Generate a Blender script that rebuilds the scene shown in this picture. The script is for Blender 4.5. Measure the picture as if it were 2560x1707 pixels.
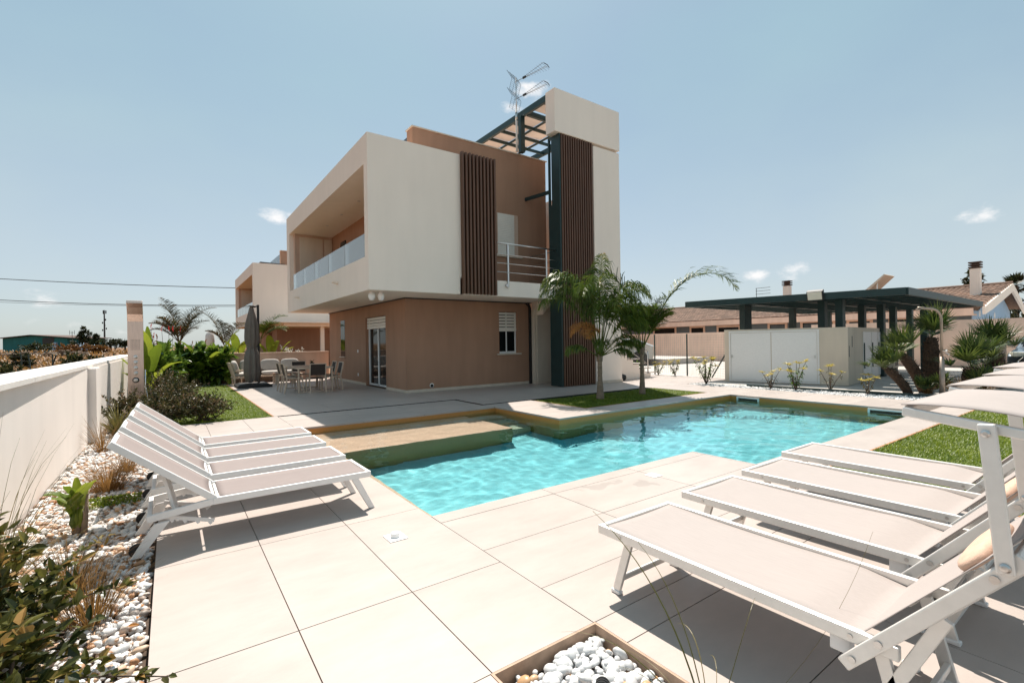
import bpy, math, random
import numpy as np
from mathutils import Vector, Matrix

for _o in list(bpy.data.objects):
    bpy.data.objects.remove(_o)
SC = bpy.context.scene
COL = SC.collection
rng = np.random.default_rng(7)
random.seed(7)

# ------------------------------------------------------------------ camera, world, sun, exposure
cam_d = bpy.data.cameras.new('camera')
cam = bpy.data.objects.new('camera', cam_d)
COL.objects.link(cam)
cam_d.sensor_fit = 'HORIZONTAL'
cam_d.sensor_width = 36.0
cam_d.lens = 1190.0 / 2560.0 * 36.0
cam_d.clip_start = 0.05
cam_d.clip_end = 3000.0
_yaw, _roll = math.radians(35.67), math.radians(-0.86)
_f = Vector((math.sin(_yaw), math.cos(_yaw), 0)); _r = Vector((math.cos(_yaw), -math.sin(_yaw), 0)); _u = Vector((0, 0, 1))
_r2 = _r * math.cos(_roll) + _u * math.sin(_roll)
_u2 = _u * math.cos(_roll) - _r * math.sin(_roll)
CAMPOS = Vector((0, 0, 1.41))
_m = Matrix((_r2, _u2, -_f)).transposed().to_4x4()
_m.translation = CAMPOS
cam.matrix_world = _m
SC.camera = cam

SUNV = Vector((0.26, 0.47, 1.0)).normalized()          # towards the sun
SUN_ELEV = math.asin(SUNV.z)
SUN_AZ = math.atan2(SUNV.x, SUNV.y)
sun_d = bpy.data.lights.new('sun', 'SUN')
sun_d.energy = 5.0
sun_d.angle = math.radians(0.5)
sun_d.color = (1.0, 0.93, 0.84)
sun = bpy.data.objects.new('sun', sun_d)
COL.objects.link(sun)
sun.location = (5, 5, 30)
sun_d.cycles.is_caustics_light = True
sun.rotation_euler = (-SUNV).to_track_quat('-Z', 'Y').to_euler()

W = bpy.data.worlds.new('World')
SC.world = W
W.use_nodes = True
wt = W.node_tree
wt.nodes.clear()
def wn(t, **k):
    n = wt.nodes.new(t)
    for a, b in k.items(): setattr(n, a, b)
    return n
w_out = wn('ShaderNodeOutputWorld'); w_bg = wn('ShaderNodeBackground')
sky = wn('ShaderNodeTexSky', sky_type='NISHITA')
sky.sun_disc = False
sky.sun_elevation = SUN_ELEV
sky.sun_rotation = SUN_AZ
sky.altitude = 30
sky.air_density = 0.9
sky.dust_density = 1.2
sky.ozone_density = 1.6
w_bg.inputs['Strength'].default_value = 0.075
# small clouds: a noise field, gathered round a few directions of the sky
w_geo = wn('ShaderNodeTexCoord')
w_noise = wn('ShaderNodeTexNoise'); w_noise.inputs['Scale'].default_value = 26; w_noise.inputs['Detail'].default_value = 7
w_noise.inputs['Roughness'].default_value = 0.62
w_map = wn('ShaderNodeMapping'); w_map.inputs['Scale'].default_value = (1, 1, 1.9)
wt.links.new(w_geo.outputs['Generated'], w_map.inputs['Vector'])
wt.links.new(w_map.outputs['Vector'], w_noise.inputs['Vector'])
acc = None
CLOUDS = [  # direction, angular size, density
    (0.551, 0.692, 0.466, 0.056, 1.0),
    (0.532, 0.723, 0.44, 0.038, 0.8),
    (0.163, 0.958, 0.236, 0.05, 1.0),
    (0.971, 0.163, 0.174, 0.051, 0.85),
    (0.883, 0.455, 0.116, 0.046, 0.85),
    (0.91, 0.397, 0.12, 0.056, 0.85),
    (0.838, 0.529, 0.138, 0.039, 0.5),
    (-0.153, 0.986, 0.071, 0.056, 0.55),
    (-0.174, 0.984, 0.035, 0.062, 0.35),
    (-0.127, 0.991, 0.036, 0.054, 0.35),
    (0.941, 0.313, 0.13, 0.034, 0.35),
    (-0.066, 0.998, 0.025, 0.057, 0.3)]
for (cx, cy, cz, rad, amt) in CLOUDS:
    d = (cx, cy, cz)
    sc_ = wn('ShaderNodeVectorMath', operation='SUBTRACT')
    sc_.inputs[1].default_value = d
    wt.links.new(w_geo.outputs['Generated'], sc_.inputs[0])
    mul = wn('ShaderNodeVectorMath', operation='MULTIPLY'); mul.inputs[1].default_value = (1, 1, 2.1)
    wt.links.new(sc_.outputs[0], mul.inputs[0])
    ln = wn('ShaderNodeVectorMath', operation='LENGTH')
    wt.links.new(mul.outputs[0], ln.inputs[0])
    mr = wn('ShaderNodeMapRange'); mr.inputs['From Min'].default_value = 0; mr.inputs['From Max'].default_value = rad
    mr.inputs['To Min'].default_value = amt; mr.inputs['To Max'].default_value = 0
    wt.links.new(ln.outputs['Value'], mr.inputs['Value'])
    if acc is None: acc = mr.outputs[0]
    else:
        mx = wn('ShaderNodeMath', operation='MAXIMUM')
        wt.links.new(acc, mx.inputs[0]); wt.links.new(mr.outputs[0], mx.inputs[1]); acc = mx.outputs[0]
w_add = wn('ShaderNodeMath', operation='MULTIPLY_ADD'); w_add.inputs[1].default_value = 1.5; w_add.inputs[2].default_value = -0.78
wt.links.new(w_noise.outputs['Fac'], w_add.inputs[0])
w_sum = wn('ShaderNodeMath', operation='ADD'); wt.links.new(w_add.outputs[0], w_sum.inputs[0]); wt.links.new(acc, w_sum.inputs[1])
w_rng = wn('ShaderNodeMapRange', interpolation_type='SMOOTHSTEP'); w_rng.inputs['From Min'].default_value = 0.28; w_rng.inputs['From Max'].default_value = 0.95
w_rng.inputs['To Max'].default_value = 0.9
wt.links.new(w_sum.outputs[0], w_rng.inputs['Value'])
w_veil = wn('ShaderNodeMix', data_type='RGBA')          # thin even summer haze of the sky itself
w_hz = wn('ShaderNodeTexNoise'); w_hz.inputs['Scale'].default_value = 2.2; w_hz.inputs['Detail'].default_value = 5
wt.links.new(w_map.outputs['Vector'], w_hz.inputs['Vector'])
w_hr = wn('ShaderNodeMapRange'); w_hr.inputs['From Min'].default_value = .3; w_hr.inputs['From Max'].default_value = .75; w_hr.inputs['To Min'].default_value = .55; w_hr.inputs['To Max'].default_value = .85
wt.links.new(w_hz.outputs['Fac'], w_hr.inputs['Value']); wt.links.new(w_hr.outputs[0], w_veil.inputs['Factor'])
w_sep = wn('ShaderNodeSeparateXYZ'); wt.links.new(w_geo.outputs['Generated'], w_sep.inputs[0])
w_el = wn('ShaderNodeMapRange', interpolation_type='SMOOTHSTEP'); w_el.inputs['From Min'].default_value = 0.0; w_el.inputs['From Max'].default_value = .55
wt.links.new(w_sep.outputs['Z'], w_el.inputs['Value'])
w_vc = wn('ShaderNodeMix', data_type='RGBA'); w_vc.inputs['A'].default_value = (5.5, 6.2, 6.4, 1); w_vc.inputs['B'].default_value = (3.5, 5.2, 5.85, 1)
wt.links.new(w_el.outputs[0], w_vc.inputs['Factor']); wt.links.new(w_vc.outputs['Result'], w_veil.inputs['B'])
wt.links.new(sky.outputs[0], w_veil.inputs['A'])
w_mix = wn('ShaderNodeMix', data_type='RGBA')
wt.links.new(w_rng.outputs[0], w_mix.inputs['Factor'])
wt.links.new(w_veil.outputs['Result'], w_mix.inputs['A'])
w_mix.inputs['B'].default_value = (9.2, 9.0, 8.9, 1)
wt.links.new(w_mix.outputs['Result'], w_bg.inputs['Color'])
wt.links.new(w_bg.outputs[0], w_out.inputs['Surface'])

vs = SC.view_settings
vs.view_transform = 'Standard'
vs.look = 'None'
vs.exposure = 0.64
vs.gamma = 1.0
vs.use_curve_mapping = False
SC.cycles.max_bounces = 10
SC.cycles.transparent_max_bounces = 24
SC.cycles.caustics_reflective = False
SC.cycles.caustics_refractive = True
SC.cycles.sample_clamp_indirect = 6.0

# ------------------------------------------------------------------ materials
def lin(h):
    h = h.lstrip('#'); c = [int(h[i:i + 2], 16) / 255 for i in (0, 2, 4)]
    return tuple(x / 12.92 if x <= .04045 else ((x + .055) / 1.055) ** 2.4 for x in c)

def nodes(name):
    m = bpy.data.materials.new(name); m.use_nodes = True
    t = m.node_tree
    return m, t, t.nodes['Principled BSDF']

def mat(name, col, rough=.6, metal=0.0, var=.1, scale=4.0, bump=0.0, bscale=80.0, tint=0.0, stretch=(1, 1, 1), col2=None, spec=.5, trans=0.0, coat=0.0):
    m, t, b = nodes(name)
    N = t.nodes.new; L = t.links.new
    tc = N('ShaderNodeTexCoord'); mp = N('ShaderNodeMapping'); mp.inputs['Scale'].default_value = stretch
    L(tc.outputs['Object'], mp.inputs['Vector'])
    nz = N('ShaderNodeTexNoise'); nz.inputs['Scale'].default_value = scale; nz.inputs['Detail'].default_value = 5; nz.inputs['Roughness'].default_value = .6
    L(mp.outputs[0], nz.inputs['Vector'])
    mr = N('ShaderNodeMapRange'); mr.inputs['From Min'].default_value = .3; mr.inputs['From Max'].default_value = .7
    L(nz.outputs['Fac'], mr.inputs['Value'])
    mix = N('ShaderNodeMix'); mix.data_type = 'RGBA'
    c = col if not isinstance(col, str) else lin(col)
    if col2 is None:
        a = tuple(x * (1 - var) for x in c); d = tuple(min(1, x * (1 + var)) for x in c)
    else:
        a = c; d = col2 if not isinstance(col2, str) else lin(col2)
    mix.inputs['A'].default_value = (*a, 1); mix.inputs['B'].default_value = (*d, 1)
    L(mr.outputs[0], mix.inputs['Factor'])
    out = mix.outputs['Result']
    if tint:
        at = N('ShaderNodeAttribute'); at.attribute_name = 'tint'
        mm = N('ShaderNodeMath'); mm.operation = 'MULTIPLY_ADD'; mm.inputs[1].default_value = tint; mm.inputs[2].default_value = 1.0
        L(at.outputs['Fac'], mm.inputs[0])
        vm = N('ShaderNodeVectorMath'); vm.operation = 'SCALE'
        L(out, vm.inputs[0]); L(mm.outputs[0], vm.inputs['Scale'])
        out = vm.outputs[0]
    L(out, b.inputs['Base Color'])
    b.inputs['Roughness'].default_value = rough
    b.inputs['Metallic'].default_value = metal
    b.inputs['Specular IOR Level'].default_value = spec
    if coat: b.inputs['Coat Weight'].default_value = coat
    if bump:
        n2 = N('ShaderNodeTexNoise'); n2.inputs['Scale'].default_value = bscale; n2.inputs['Detail'].default_value = 4
        L(mp.outputs[0], n2.inputs['Vector'])
        bp = N('ShaderNodeBump'); bp.inputs['Strength'].default_value = bump; bp.inputs['Distance'].default_value = .01
        L(n2.outputs['Fac'], bp.inputs['Height']); L(bp.outputs[0], b.inputs['Normal'])
    if trans:                                               # light passing through a leaf or cloth
        tr = N('ShaderNodeBsdfTranslucent'); L(out, tr.inputs['Color'])
        ms = N('ShaderNodeMixShader'); ms.inputs[0].default_value = trans
        o = t.nodes['Material Output']
        L(b.outputs[0], ms.inputs[1]); L(tr.outputs[0], ms.inputs[2]); L(ms.outputs[0], o.inputs['Surface'])
    return m

def leafmat(name, c1, c2, rough=.45, tint=.5, trans=.3, c3=None):
    """two leaf colours mixed per leaf by the 'tint' attribute"""
    m, t, b = nodes(name)
    N = t.nodes.new; L = t.links.new
    at = N('ShaderNodeAttribute'); at.attribute_name = 'tint'
    mr = N('ShaderNodeValToRGB')
    e = mr.color_ramp.elements
    e[0].position = 0; e[0].color = (*c1, 1); e[1].position = 1; e[1].color = (*c2, 1)
    if c3:
        e[1].position = .78; x = e.new(1.0); x.color = (*c3, 1)
    L(at.outputs['Fac'], mr.inputs['Fac'])
    L(mr.outputs['Color'], b.inputs['Base Color'])
    b.inputs['Roughness'].default_value = rough
    b.inputs['Specular IOR Level'].default_value = .4
    tr = N('ShaderNodeBsdfTranslucent'); L(mr.outputs['Color'], tr.inputs['Color'])
    ms = N('ShaderNodeMixShader'); ms.inputs[0].default_value = trans
    L(b.outputs[0], ms.inputs[1]); L(tr.outputs[0], ms.inputs[2]); L(ms.outputs[0], t.nodes['Material Output'].inputs['Surface'])
    return m

def stucco(name, col, streak=.07, bump=.25):
    m, t, b = nodes(name)
    N = t.nodes.new; L = t.links.new
    tc = N('ShaderNodeTexCoord')
    m1 = N('ShaderNodeMapping'); m1.inputs['Scale'].default_value = (2.2, 2.2, .3); L(tc.outputs['Object'], m1.inputs['Vector'])
    n1 = N('ShaderNodeTexNoise'); n1.inputs['Scale'].default_value = 1.6; n1.inputs['Detail'].default_value = 5; L(m1.outputs[0], n1.inputs['Vector'])
    n2 = N('ShaderNodeTexNoise'); n2.inputs['Scale'].default_value = .7; n2.inputs['Detail'].default_value = 6; L(tc.outputs['Object'], n2.inputs['Vector'])
    n3 = N('ShaderNodeTexNoise'); n3.inputs['Scale'].default_value = 130; n3.inputs['Detail'].default_value = 2; L(tc.outputs['Object'], n3.inputs['Vector'])
    s = N('ShaderNodeMath'); s.operation = 'ADD'; L(n1.outputs['Fac'], s.inputs[0]); L(n2.outputs['Fac'], s.inputs[1])
    s2 = N('ShaderNodeMath'); s2.operation = 'MULTIPLY_ADD'; s2.inputs[1].default_value = .35; L(n3.outputs['Fac'], s2.inputs[0]); L(s.outputs[0], s2.inputs[2])
    mr = N('ShaderNodeMapRange'); mr.inputs['From Min'].default_value = .85; mr.inputs['From Max'].default_value = 1.5
    mr.inputs['To Min'].default_value = 1 - streak * 1.6; mr.inputs['To Max'].default_value = 1 + streak * .6
    L(s2.outputs[0], mr.inputs['Value'])
    vm = N('ShaderNodeVectorMath'); vm.operation = 'SCALE'; vm.inputs[0].default_value = col; L(mr.outputs[0], vm.inputs['Scale'])
    L(vm.outputs[0], b.inputs['Base Color'])
    b.inputs['Roughness'].default_value = .85; b.inputs['Specular IOR Level'].default_value = .25
    bp = N('ShaderNodeBump'); bp.inputs['Strength'].default_value = bump; bp.inputs['Distance'].default_value = .006
    L(n3.outputs['Fac'], bp.inputs['Height']); L(bp.outputs[0], b.inputs['Normal'])
    return m

def weave(name, c1, c2, rough=.75, axis=1, see=.0):
    """woven sling fabric: fine threads running one way, streaky"""
    m, t, b = nodes(name)
    N = t.nodes.new; L = t.links.new
    tc = N('ShaderNodeTexCoord')
    mp = N('ShaderNodeMapping'); sc = [260, 260, 260]; sc[axis] = 11; mp.inputs['Scale'].default_value = sc
    L(tc.outputs['Object'], mp.inputs['Vector'])
    nz = N('ShaderNodeTexNoise'); nz.inputs['Scale'].default_value = 1.0; nz.inputs['Detail'].default_value = 3; L(mp.outputs[0], nz.inputs['Vector'])
    n2 = N('ShaderNodeTexNoise'); n2.inputs['Scale'].default_value = 6; L(tc.outputs['Object'], n2.inputs['Vector'])
    s = N('ShaderNodeMath'); s.operation = 'MULTIPLY_ADD'; s.inputs[1].default_value = .2; L(n2.outputs['Fac'], s.inputs[0]); L(nz.outputs['Fac'], s.inputs[2])
    mr = N('ShaderNodeMapRange'); mr.inputs['From Min'].default_value = .35; mr.inputs['From Max'].default_value = .95; L(s.outputs[0], mr.inputs['Value'])
    mx = N('ShaderNodeMix'); mx.data_type = 'RGBA'; mx.inputs['A'].default_value = (*c1, 1); mx.inputs['B'].default_value = (*c2, 1); L(mr.outputs[0], mx.inputs['Factor'])
    L(mx.outputs['Result'], b.inputs['Base Color']); b.inputs['Roughness'].default_value = rough; b.inputs['Specular IOR Level'].default_value = .2
    bp = N('ShaderNodeBump'); bp.inputs['Strength'].default_value = .3; bp.inputs['Distance'].default_value = .002
    L(nz.outputs['Fac'], bp.inputs['Height']); L(bp.outputs[0], b.inputs['Normal'])
    tr = N('ShaderNodeBsdfTranslucent'); L(mx.outputs['Result'], tr.inputs['Color'])
    ms = N('ShaderNodeMixShader'); ms.inputs[0].default_value = .22
    L(b.outputs[0], ms.inputs[1]); L(tr.outputs[0], ms.inputs[2]); L(ms.outputs[0], t.nodes['Material Output'].inputs['Surface'])
    return m

def glass_sheet(name, tint=(.9, .95, .96), body=.12, bodycol=(.8, .88, .9), rough=.02):
    m, t, b = nodes(name)
    N = t.nodes.new; L = t.links.new
    t.nodes.remove(b)
    tr = N('ShaderNodeBsdfTransparent'); tr.inputs['Color'].default_value = (*tint, 1)
    df = N('ShaderNodeBsdfDiffuse'); df.inputs['Color'].default_value = (*bodycol, 1)
    gl = N('ShaderNodeBsdfGlossy'); gl.inputs['Roughness'].default_value = rough; gl.inputs['Color'].default_value = (1, 1, 1, 1)
    fr = N('ShaderNodeFresnel'); fr.inputs['IOR'].default_value = 1.5
    a = N('ShaderNodeMixShader'); a.inputs[0].default_value = body; L(tr.outputs[0], a.inputs[1]); L(df.outputs[0], a.inputs[2])
    c = N('ShaderNodeMixShader'); L(fr.outputs[0], c.inputs[0]); L(a.outputs[0], c.inputs[1]); L(gl.outputs[0], c.inputs[2])
    L(c.outputs[0], t.nodes['Material Output'].inputs['Surface'])
    return m

def water_mat():
    m, t, b = nodes('pool_water')
    N = t.nodes.new; L = t.links.new
    t.nodes.remove(b)
    gl = N('ShaderNodeBsdfGlass'); gl.inputs['Roughness'].default_value = 0.0; gl.inputs['IOR'].default_value = 1.33
    gl.inputs['Color'].default_value = (1, 1, 1, 1)
    o = t.nodes['Material Output']
    L(gl.outputs[0], o.inputs['Surface'])
    return m

def tile_mat():
    m, t, b = nodes('porcelain_tile')
    N = t.nodes.new; L = t.links.new
    tc = N('ShaderNodeTexCoord'); mp = N('ShaderNodeMapping'); mp.inputs['Scale'].default_value = (1, 2.4, 1); L(tc.outputs['Object'], mp.inputs['Vector'])
    at = N('ShaderNodeAttribute'); at.attribute_name = 'tint'
    mp2 = N('ShaderNodeVectorMath'); mp2.operation = 'MULTIPLY_ADD'; mp2.inputs[1].default_value = (1, 1, 1)      # each slab gets its own piece of the pattern
    cb = N('ShaderNodeCombineXYZ'); sc = N('ShaderNodeMath'); sc.operation = 'MULTIPLY'; sc.inputs[1].default_value = 40; L(at.outputs['Fac'], sc.inputs[0]); L(sc.outputs[0], cb.inputs['Z'])
    L(mp.outputs[0], mp2.inputs[0]); L(cb.outputs[0], mp2.inputs[2])
    a = N('ShaderNodeTexNoise'); a.inputs['Scale'].default_value = 1.7; a.inputs['Detail'].default_value = 9; a.inputs['Roughness'].default_value = .68; L(mp2.outputs[0], a.inputs['Vector'])
    c = N('ShaderNodeTexNoise'); c.inputs['Scale'].default_value = .55; c.inputs['Detail'].default_value = 4; L(tc.outputs['Object'], c.inputs['Vector'])
    d = N('ShaderNodeTexNoise'); d.inputs['Scale'].default_value = 420; d.inputs['Detail'].default_value = 1; L(tc.outputs['Object'], d.inputs['Vector'])
    r1 = N('ShaderNodeMapRange'); r1.inputs['From Min'].default_value = .32; r1.inputs['From Max'].default_value = .68; r1.inputs['To Min'].default_value = .90; r1.inputs['To Max'].default_value = 1.06; L(a.outputs['Fac'], r1.inputs['Value'])
    r2 = N('ShaderNodeMapRange'); r2.inputs['From Min'].default_value = .35; r2.inputs['From Max'].default_value = .65; r2.inputs['To Min'].default_value = .93; r2.inputs['To Max'].default_value = 1.04; L(c.outputs['Fac'], r2.inputs['Value'])
    r3 = N('ShaderNodeMapRange'); r3.inputs['From Min'].default_value = .25; r3.inputs['From Max'].default_value = .75; r3.inputs['To Min'].default_value = .96; r3.inputs['To Max'].default_value = 1.04; L(d.outputs['Fac'], r3.inputs['Value'])
    tm = N('ShaderNodeMath'); tm.operation = 'MULTIPLY_ADD'; tm.inputs[1].default_value = .035; tm.inputs[2].default_value = 1.0; L(at.outputs['Fac'], tm.inputs[0])
    k1 = N('ShaderNodeMath'); k1.operation = 'MULTIPLY'; L(r1.outputs[0], k1.inputs[0]); L(r2.outputs[0], k1.inputs[1])
    k2 = N('ShaderNodeMath'); k2.operation = 'MULTIPLY'; L(k1.outputs[0], k2.inputs[0]); L(r3.outputs[0], k2.inputs[1])
    k3 = N('ShaderNodeMath'); k3.operation = 'MULTIPLY'; L(k2.outputs[0], k3.inputs[0]); L(tm.outputs[0], k3.inputs[1])
    for (sx, sy, rx, ry) in ((3.35, 3.28, .42, .16), (3.75, 3.05, .30, .14), (6.35, 6.95, .35, .12), (6.9, 6.75, .22, .10)):          # dried water marks
        vs_ = N('ShaderNodeVectorMath'); vs_.operation = 'SUBTRACT'; vs_.inputs[1].default_value = (sx, sy, 0); L(tc.outputs['Object'], vs_.inputs[0])
        vm_ = N('ShaderNodeVectorMath'); vm_.operation = 'MULTIPLY'; vm_.inputs[1].default_value = (1 / rx, 1 / ry, 0); L(vs_.outputs[0], vm_.inputs[0])
        ln_ = N('ShaderNodeVectorMath'); ln_.operation = 'LENGTH'; L(vm_.outputs[0], ln_.inputs[0])
        nn_ = N('ShaderNodeTexNoise'); nn_.inputs['Scale'].default_value = 7; nn_.inputs['Detail'].default_value = 5; L(tc.outputs['Object'], nn_.inputs['Vector'])
        ad_ = N('ShaderNodeMath'); ad_.operation = 'MULTIPLY_ADD'; ad_.inputs[1].default_value = 2.6; L(nn_.outputs['Fac'], ad_.inputs[0]); L(ln_.outputs['Value'], ad_.inputs[2])
        rr_ = N('ShaderNodeMapRange'); rr_.inputs['From Min'].default_value = 1.72; rr_.inputs['From Max'].default_value = 1.85; rr_.inputs['To Min'].default_value = .84; rr_.inputs['To Max'].default_value = 1.0; L(ad_.outputs[0], rr_.inputs['Value'])
        kk_ = N('ShaderNodeMath'); kk_.operation = 'MULTIPLY'; L(k3.outputs[0], kk_.inputs[0]); L(rr_.outputs[0], kk_.inputs[1]); k3 = kk_
    v = N('ShaderNodeVectorMath'); v.operation = 'SCALE'; v.inputs[0].default_value = (.45, .388, .352); L(k3.outputs[0], v.inputs['Scale'])
    L(v.outputs[0], b.inputs['Base Color']); b.inputs['Roughness'].default_value = .42; b.inputs['Specular IOR Level'].default_value = .4
    bp = N('ShaderNodeBump'); bp.inputs['Strength'].default_value = .12; bp.inputs['Distance'].default_value = .004; L(a.outputs['Fac'], bp.inputs['Height']); L(bp.outputs[0], b.inputs['Normal'])
    return m

def water_volume_mat():
    m, t, b = nodes('pool_water_body')
    t.nodes.remove(b)
    va = t.nodes.new('ShaderNodeVolumeAbsorption'); va.inputs['Color'].default_value = (.17, .92, .985, 1); va.inputs['Density'].default_value = .72
    t.links.new(va.outputs[0], t.nodes['Material Output'].inputs['Volume'])
    return m

MT = dict(
    tile=tile_mat(),
    joint=mat('tile_joint', (.2, .11, .06), rough=.9),
    white=stucco('white_stucco', (.90, .785, .69), streak=.03),
    brown=stucco('brown_stucco', (.40, .228, .15), streak=.10),
    peach=stucco('peach_stucco', (.62, .44, .34), streak=.12),
    peachlit=stucco('weathered_sunlit_peach', (.84, .61, .49), streak=.10),  # lighter copy of peach, sunlight put into the colour of a shaded wall
    cream=stucco('cream_stucco', (.70, .60, .49), streak=.08),
    wallw=stucco('garden_wall_plaster', (.84, .77, .715), streak=.05),
    coping=mat('coping_stone', (.72, .68, .64), rough=.7, var=.06, scale=6),
    skirting=mat('cream_skirting', (.62, .52, .42), rough=.6),
    timber=mat('dark_timber', (.115, .052, .027), rough=.5, var=.3, scale=3, stretch=(14, 14, .5), bump=.15, bscale=40),
    gapshade=mat('slat_gap_shade', (.012, .007, .005), rough=.8),  # near black: the darkness between the slats put into a colour
    bedge=mat('slab_side', (.44, .30, .215), rough=.8, var=.2, scale=14),
    steel=mat('dark_green_steel', (.012, .036, .036), rough=.45, var=.15),
    black=mat('black_plastic', (.012, .012, .013), rough=.5, var=.2),
    inox=mat('brushed_steel', (.62, .60, .58), rough=.28, metal=1.0, var=.06, scale=3, stretch=(1, 1, 30)),
    dullsteel=mat('weathered_steel', (.34, .27, .22), rough=.42, metal=.7, var=.12, scale=6),
    copper=mat('shower_steel', (.66, .50, .42), rough=.3, metal=.85, var=.12, scale=3, stretch=(20, 20, 1)),
    alu=mat('satin_aluminium', (.80, .77, .73), rough=.36, metal=.35, var=.04, scale=20),
    whitemetal=mat('white_powder_coat', (.80, .78, .76), rough=.42, var=.03, scale=20),
    whiteplastic=mat('white_plastic', (.82, .81, .80), rough=.4, var=.03),
    sling=weave('beige_sling', (.455, .402, .378), (.52, .462, .436), axis=1),
    slingw=weave('taupe_sling', (.32, .265, .25), (.38, .32, .305), axis=0),
    cushion=mat('tan_cushion', (.60, .41, .31), rough=.9, var=.12, scale=30, bump=.3, bscale=300),
    greycush=mat('grey_cushion', (.46, .42, .385), rough=.9, var=.08, scale=9, bump=.2, bscale=200),
    canvas=mat('taupe_canvas', (.20, .165, .145), rough=.85, var=.1, scale=8, bump=.2, bscale=160, trans=.12),
    chairframe=mat('sand_aluminium', (.60, .46, .35), rough=.4, var=.05),
    chairmesh=mat('brown_sling', (.045, .03, .024), rough=.7, var=.1, scale=60),
    tabletop=mat('table_slats', (.34, .19, .12), rough=.5, var=.15, scale=3, stretch=(12, 1, 1)),
    glassdark=mat('dark_window_glass', (.010, .012, .012), rough=.05, spec=.3, var=.05),
    shutter=mat('white_shutter', (.80, .74, .66), rough=.5, var=.04),
    glass=glass_sheet('balustrade_glass', body=.36, bodycol=(.88, .93, .95)),
    clear=glass_sheet('clear_glass', body=.03),
    poolwall=mat('ochre_mosaic', (.52, .22, .055), rough=.4, var=.16, scale=70, col2=None),
    poolshelf=mat('sandstone_mosaic', (.95, .53, .36), rough=.5, var=.14, scale=26, bump=.3, bscale=30),
    poolfloor=mat('pale_mosaic', (.70, .71, .71), rough=.5, var=.12, scale=7, bump=.2, bscale=20),
    water=water_mat(), waterbody=water_volume_mat(),
    terracotta=mat('terracotta_edging', (.42, .19, .09), rough=.8, var=.2, scale=12),
    soil=mat('dark_soil', (.075, .05, .035), rough=.95, var=.4, scale=30, bump=.5, bscale=40),
    field=mat('dry_field', (.15, .06, .02), rough=.95, var=.5, scale=1.2, col2=(.22, .12, .05), bump=.6, bscale=9),
    drive=mat('pale_concrete', (.46, .425, .39), rough=.85, var=.08, scale=1.5, bump=.1),
    turf=mat('turf_base', (.07, .10, .014), rough=.95, var=.4, scale=25),
    rooftile=mat('clay_roof_tiles', (.19, .115, .08), rough=.85, var=.3, scale=9, tint=.3),
    trunk=mat('palm_trunk', (.235, .17, .12), rough=.9, var=.3, scale=9, stretch=(1, 1, 5), bump=.6, bscale=20),
    fibre=mat('palm_fibre', (.055, .031, .018), rough=.95, var=.5, scale=30, tint=.5),
    bark=mat('bark', (.10, .07, .05), rough=.95, var=.3, scale=20, bump=.6, bscale=30),
    teal=stucco('teal_plaster', (.030, .165, .165), streak=.12),
    blue=stucco('pale_blue_plaster', (.36, .50, .66), streak=.06),
    greyblue=stucco('slate_plaster', (.115, .14, .155), streak=.08),
    wire=mat('dark_wire', (.03, .03, .03), rough=.6),
    meshwire=mat('fence_wire', (.20, .20, .19), rough=.6),
    stone=mat('field_stone', (.16, .11, .075), rough=.95, var=.5, scale=3, bump=.8, bscale=6),
    clay=mat('clay_pot_cap', (.09, .05, .035), rough=.8, var=.2, scale=10),
    palmleaf=leafmat('palm_leaflets', (.030, .068, .008), (.16, .20, .025), c3=(.42, .24, .04)),
    dryfrond=leafmat('dry_frond', (.36, .14, .03), (.50, .23, .06)),
    pinkpalm=leafmat('areca_leaflets', (.030, .045, .012), (.16, .10, .045), c3=(.30, .15, .08)),
    fanleaf=leafmat('fan_palm_leaves', (.018, .045, .010), (.14, .17, .03)),
    banana=leafmat('banana_leaf', (.06, .12, .012), (.30, .34, .035), trans=.45),
    broad=leafmat('broad_leaf', (.018, .06, .013), (.19, .28, .035), rough=.32),
    hedge=leafmat('purple_hedge_leaf', (.016, .026, .009), (.10, .085, .028), rough=.4, c3=(.20, .12, .075)),
    bushleaf=leafmat('olive_bush_leaf', (.02, .032, .010), (.14, .135, .03), rough=.35, c3=(.34, .20, .06)),
    grassdry=leafmat('dry_grass', (.13, .075, .02), (.36, .19, .06), trans=.4),
    grassgreen=leafmat('long_grass', (.075, .08, .012), (.26, .20, .07), trans=.3),
    lawn=leafmat('turf_blades', (.09, .15, .010), (.30, .35, .03), trans=.35),
    yellow=leafmat('yellow_rosette', (.10, .12, .02), (.62, .48, .10), trans=.35),
    treeleaf=leafmat('tree_leaf', (.012, .020, .008), (.07, .075, .025)),
    treeleaf2=leafmat('autumn_scrub_leaf', (.10, .05, .018), (.26, .12, .035)),
    redflower=leafmat('red_bract', (.45, .02, .02), (.62, .05, .05)),
    white_flower=leafmat('pale_leaf', (.5, .5, .45), (.75, .72, .66)),
    carpaint=mat('slate_car_paint', (.10, .125, .15), rough=.25, metal=.5, coat=.8, var=.02),
    carwhite=mat('beige_car_paint', (.50, .46, .41), rough=.25, metal=.2, coat=.8, var=.02),
    chrome=mat('chrome', (.75, .75, .76), rough=.12, metal=1.0, var=.02),
    rubber=mat('tyre_rubber', (.015, .015, .015), rough=.85, var=.2),
    rim=mat('alloy_rim', (.45, .45, .46), rough=.3, metal=.9, var=.05),
    lampglass=mat('lamp_glass', (.75, .72, .62), rough=.15, var=.03),
    slab=mat('pale_roof_board', (.70, .60, .53), rough=.7, var=.06, scale=3, trans=.45),
)
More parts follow.
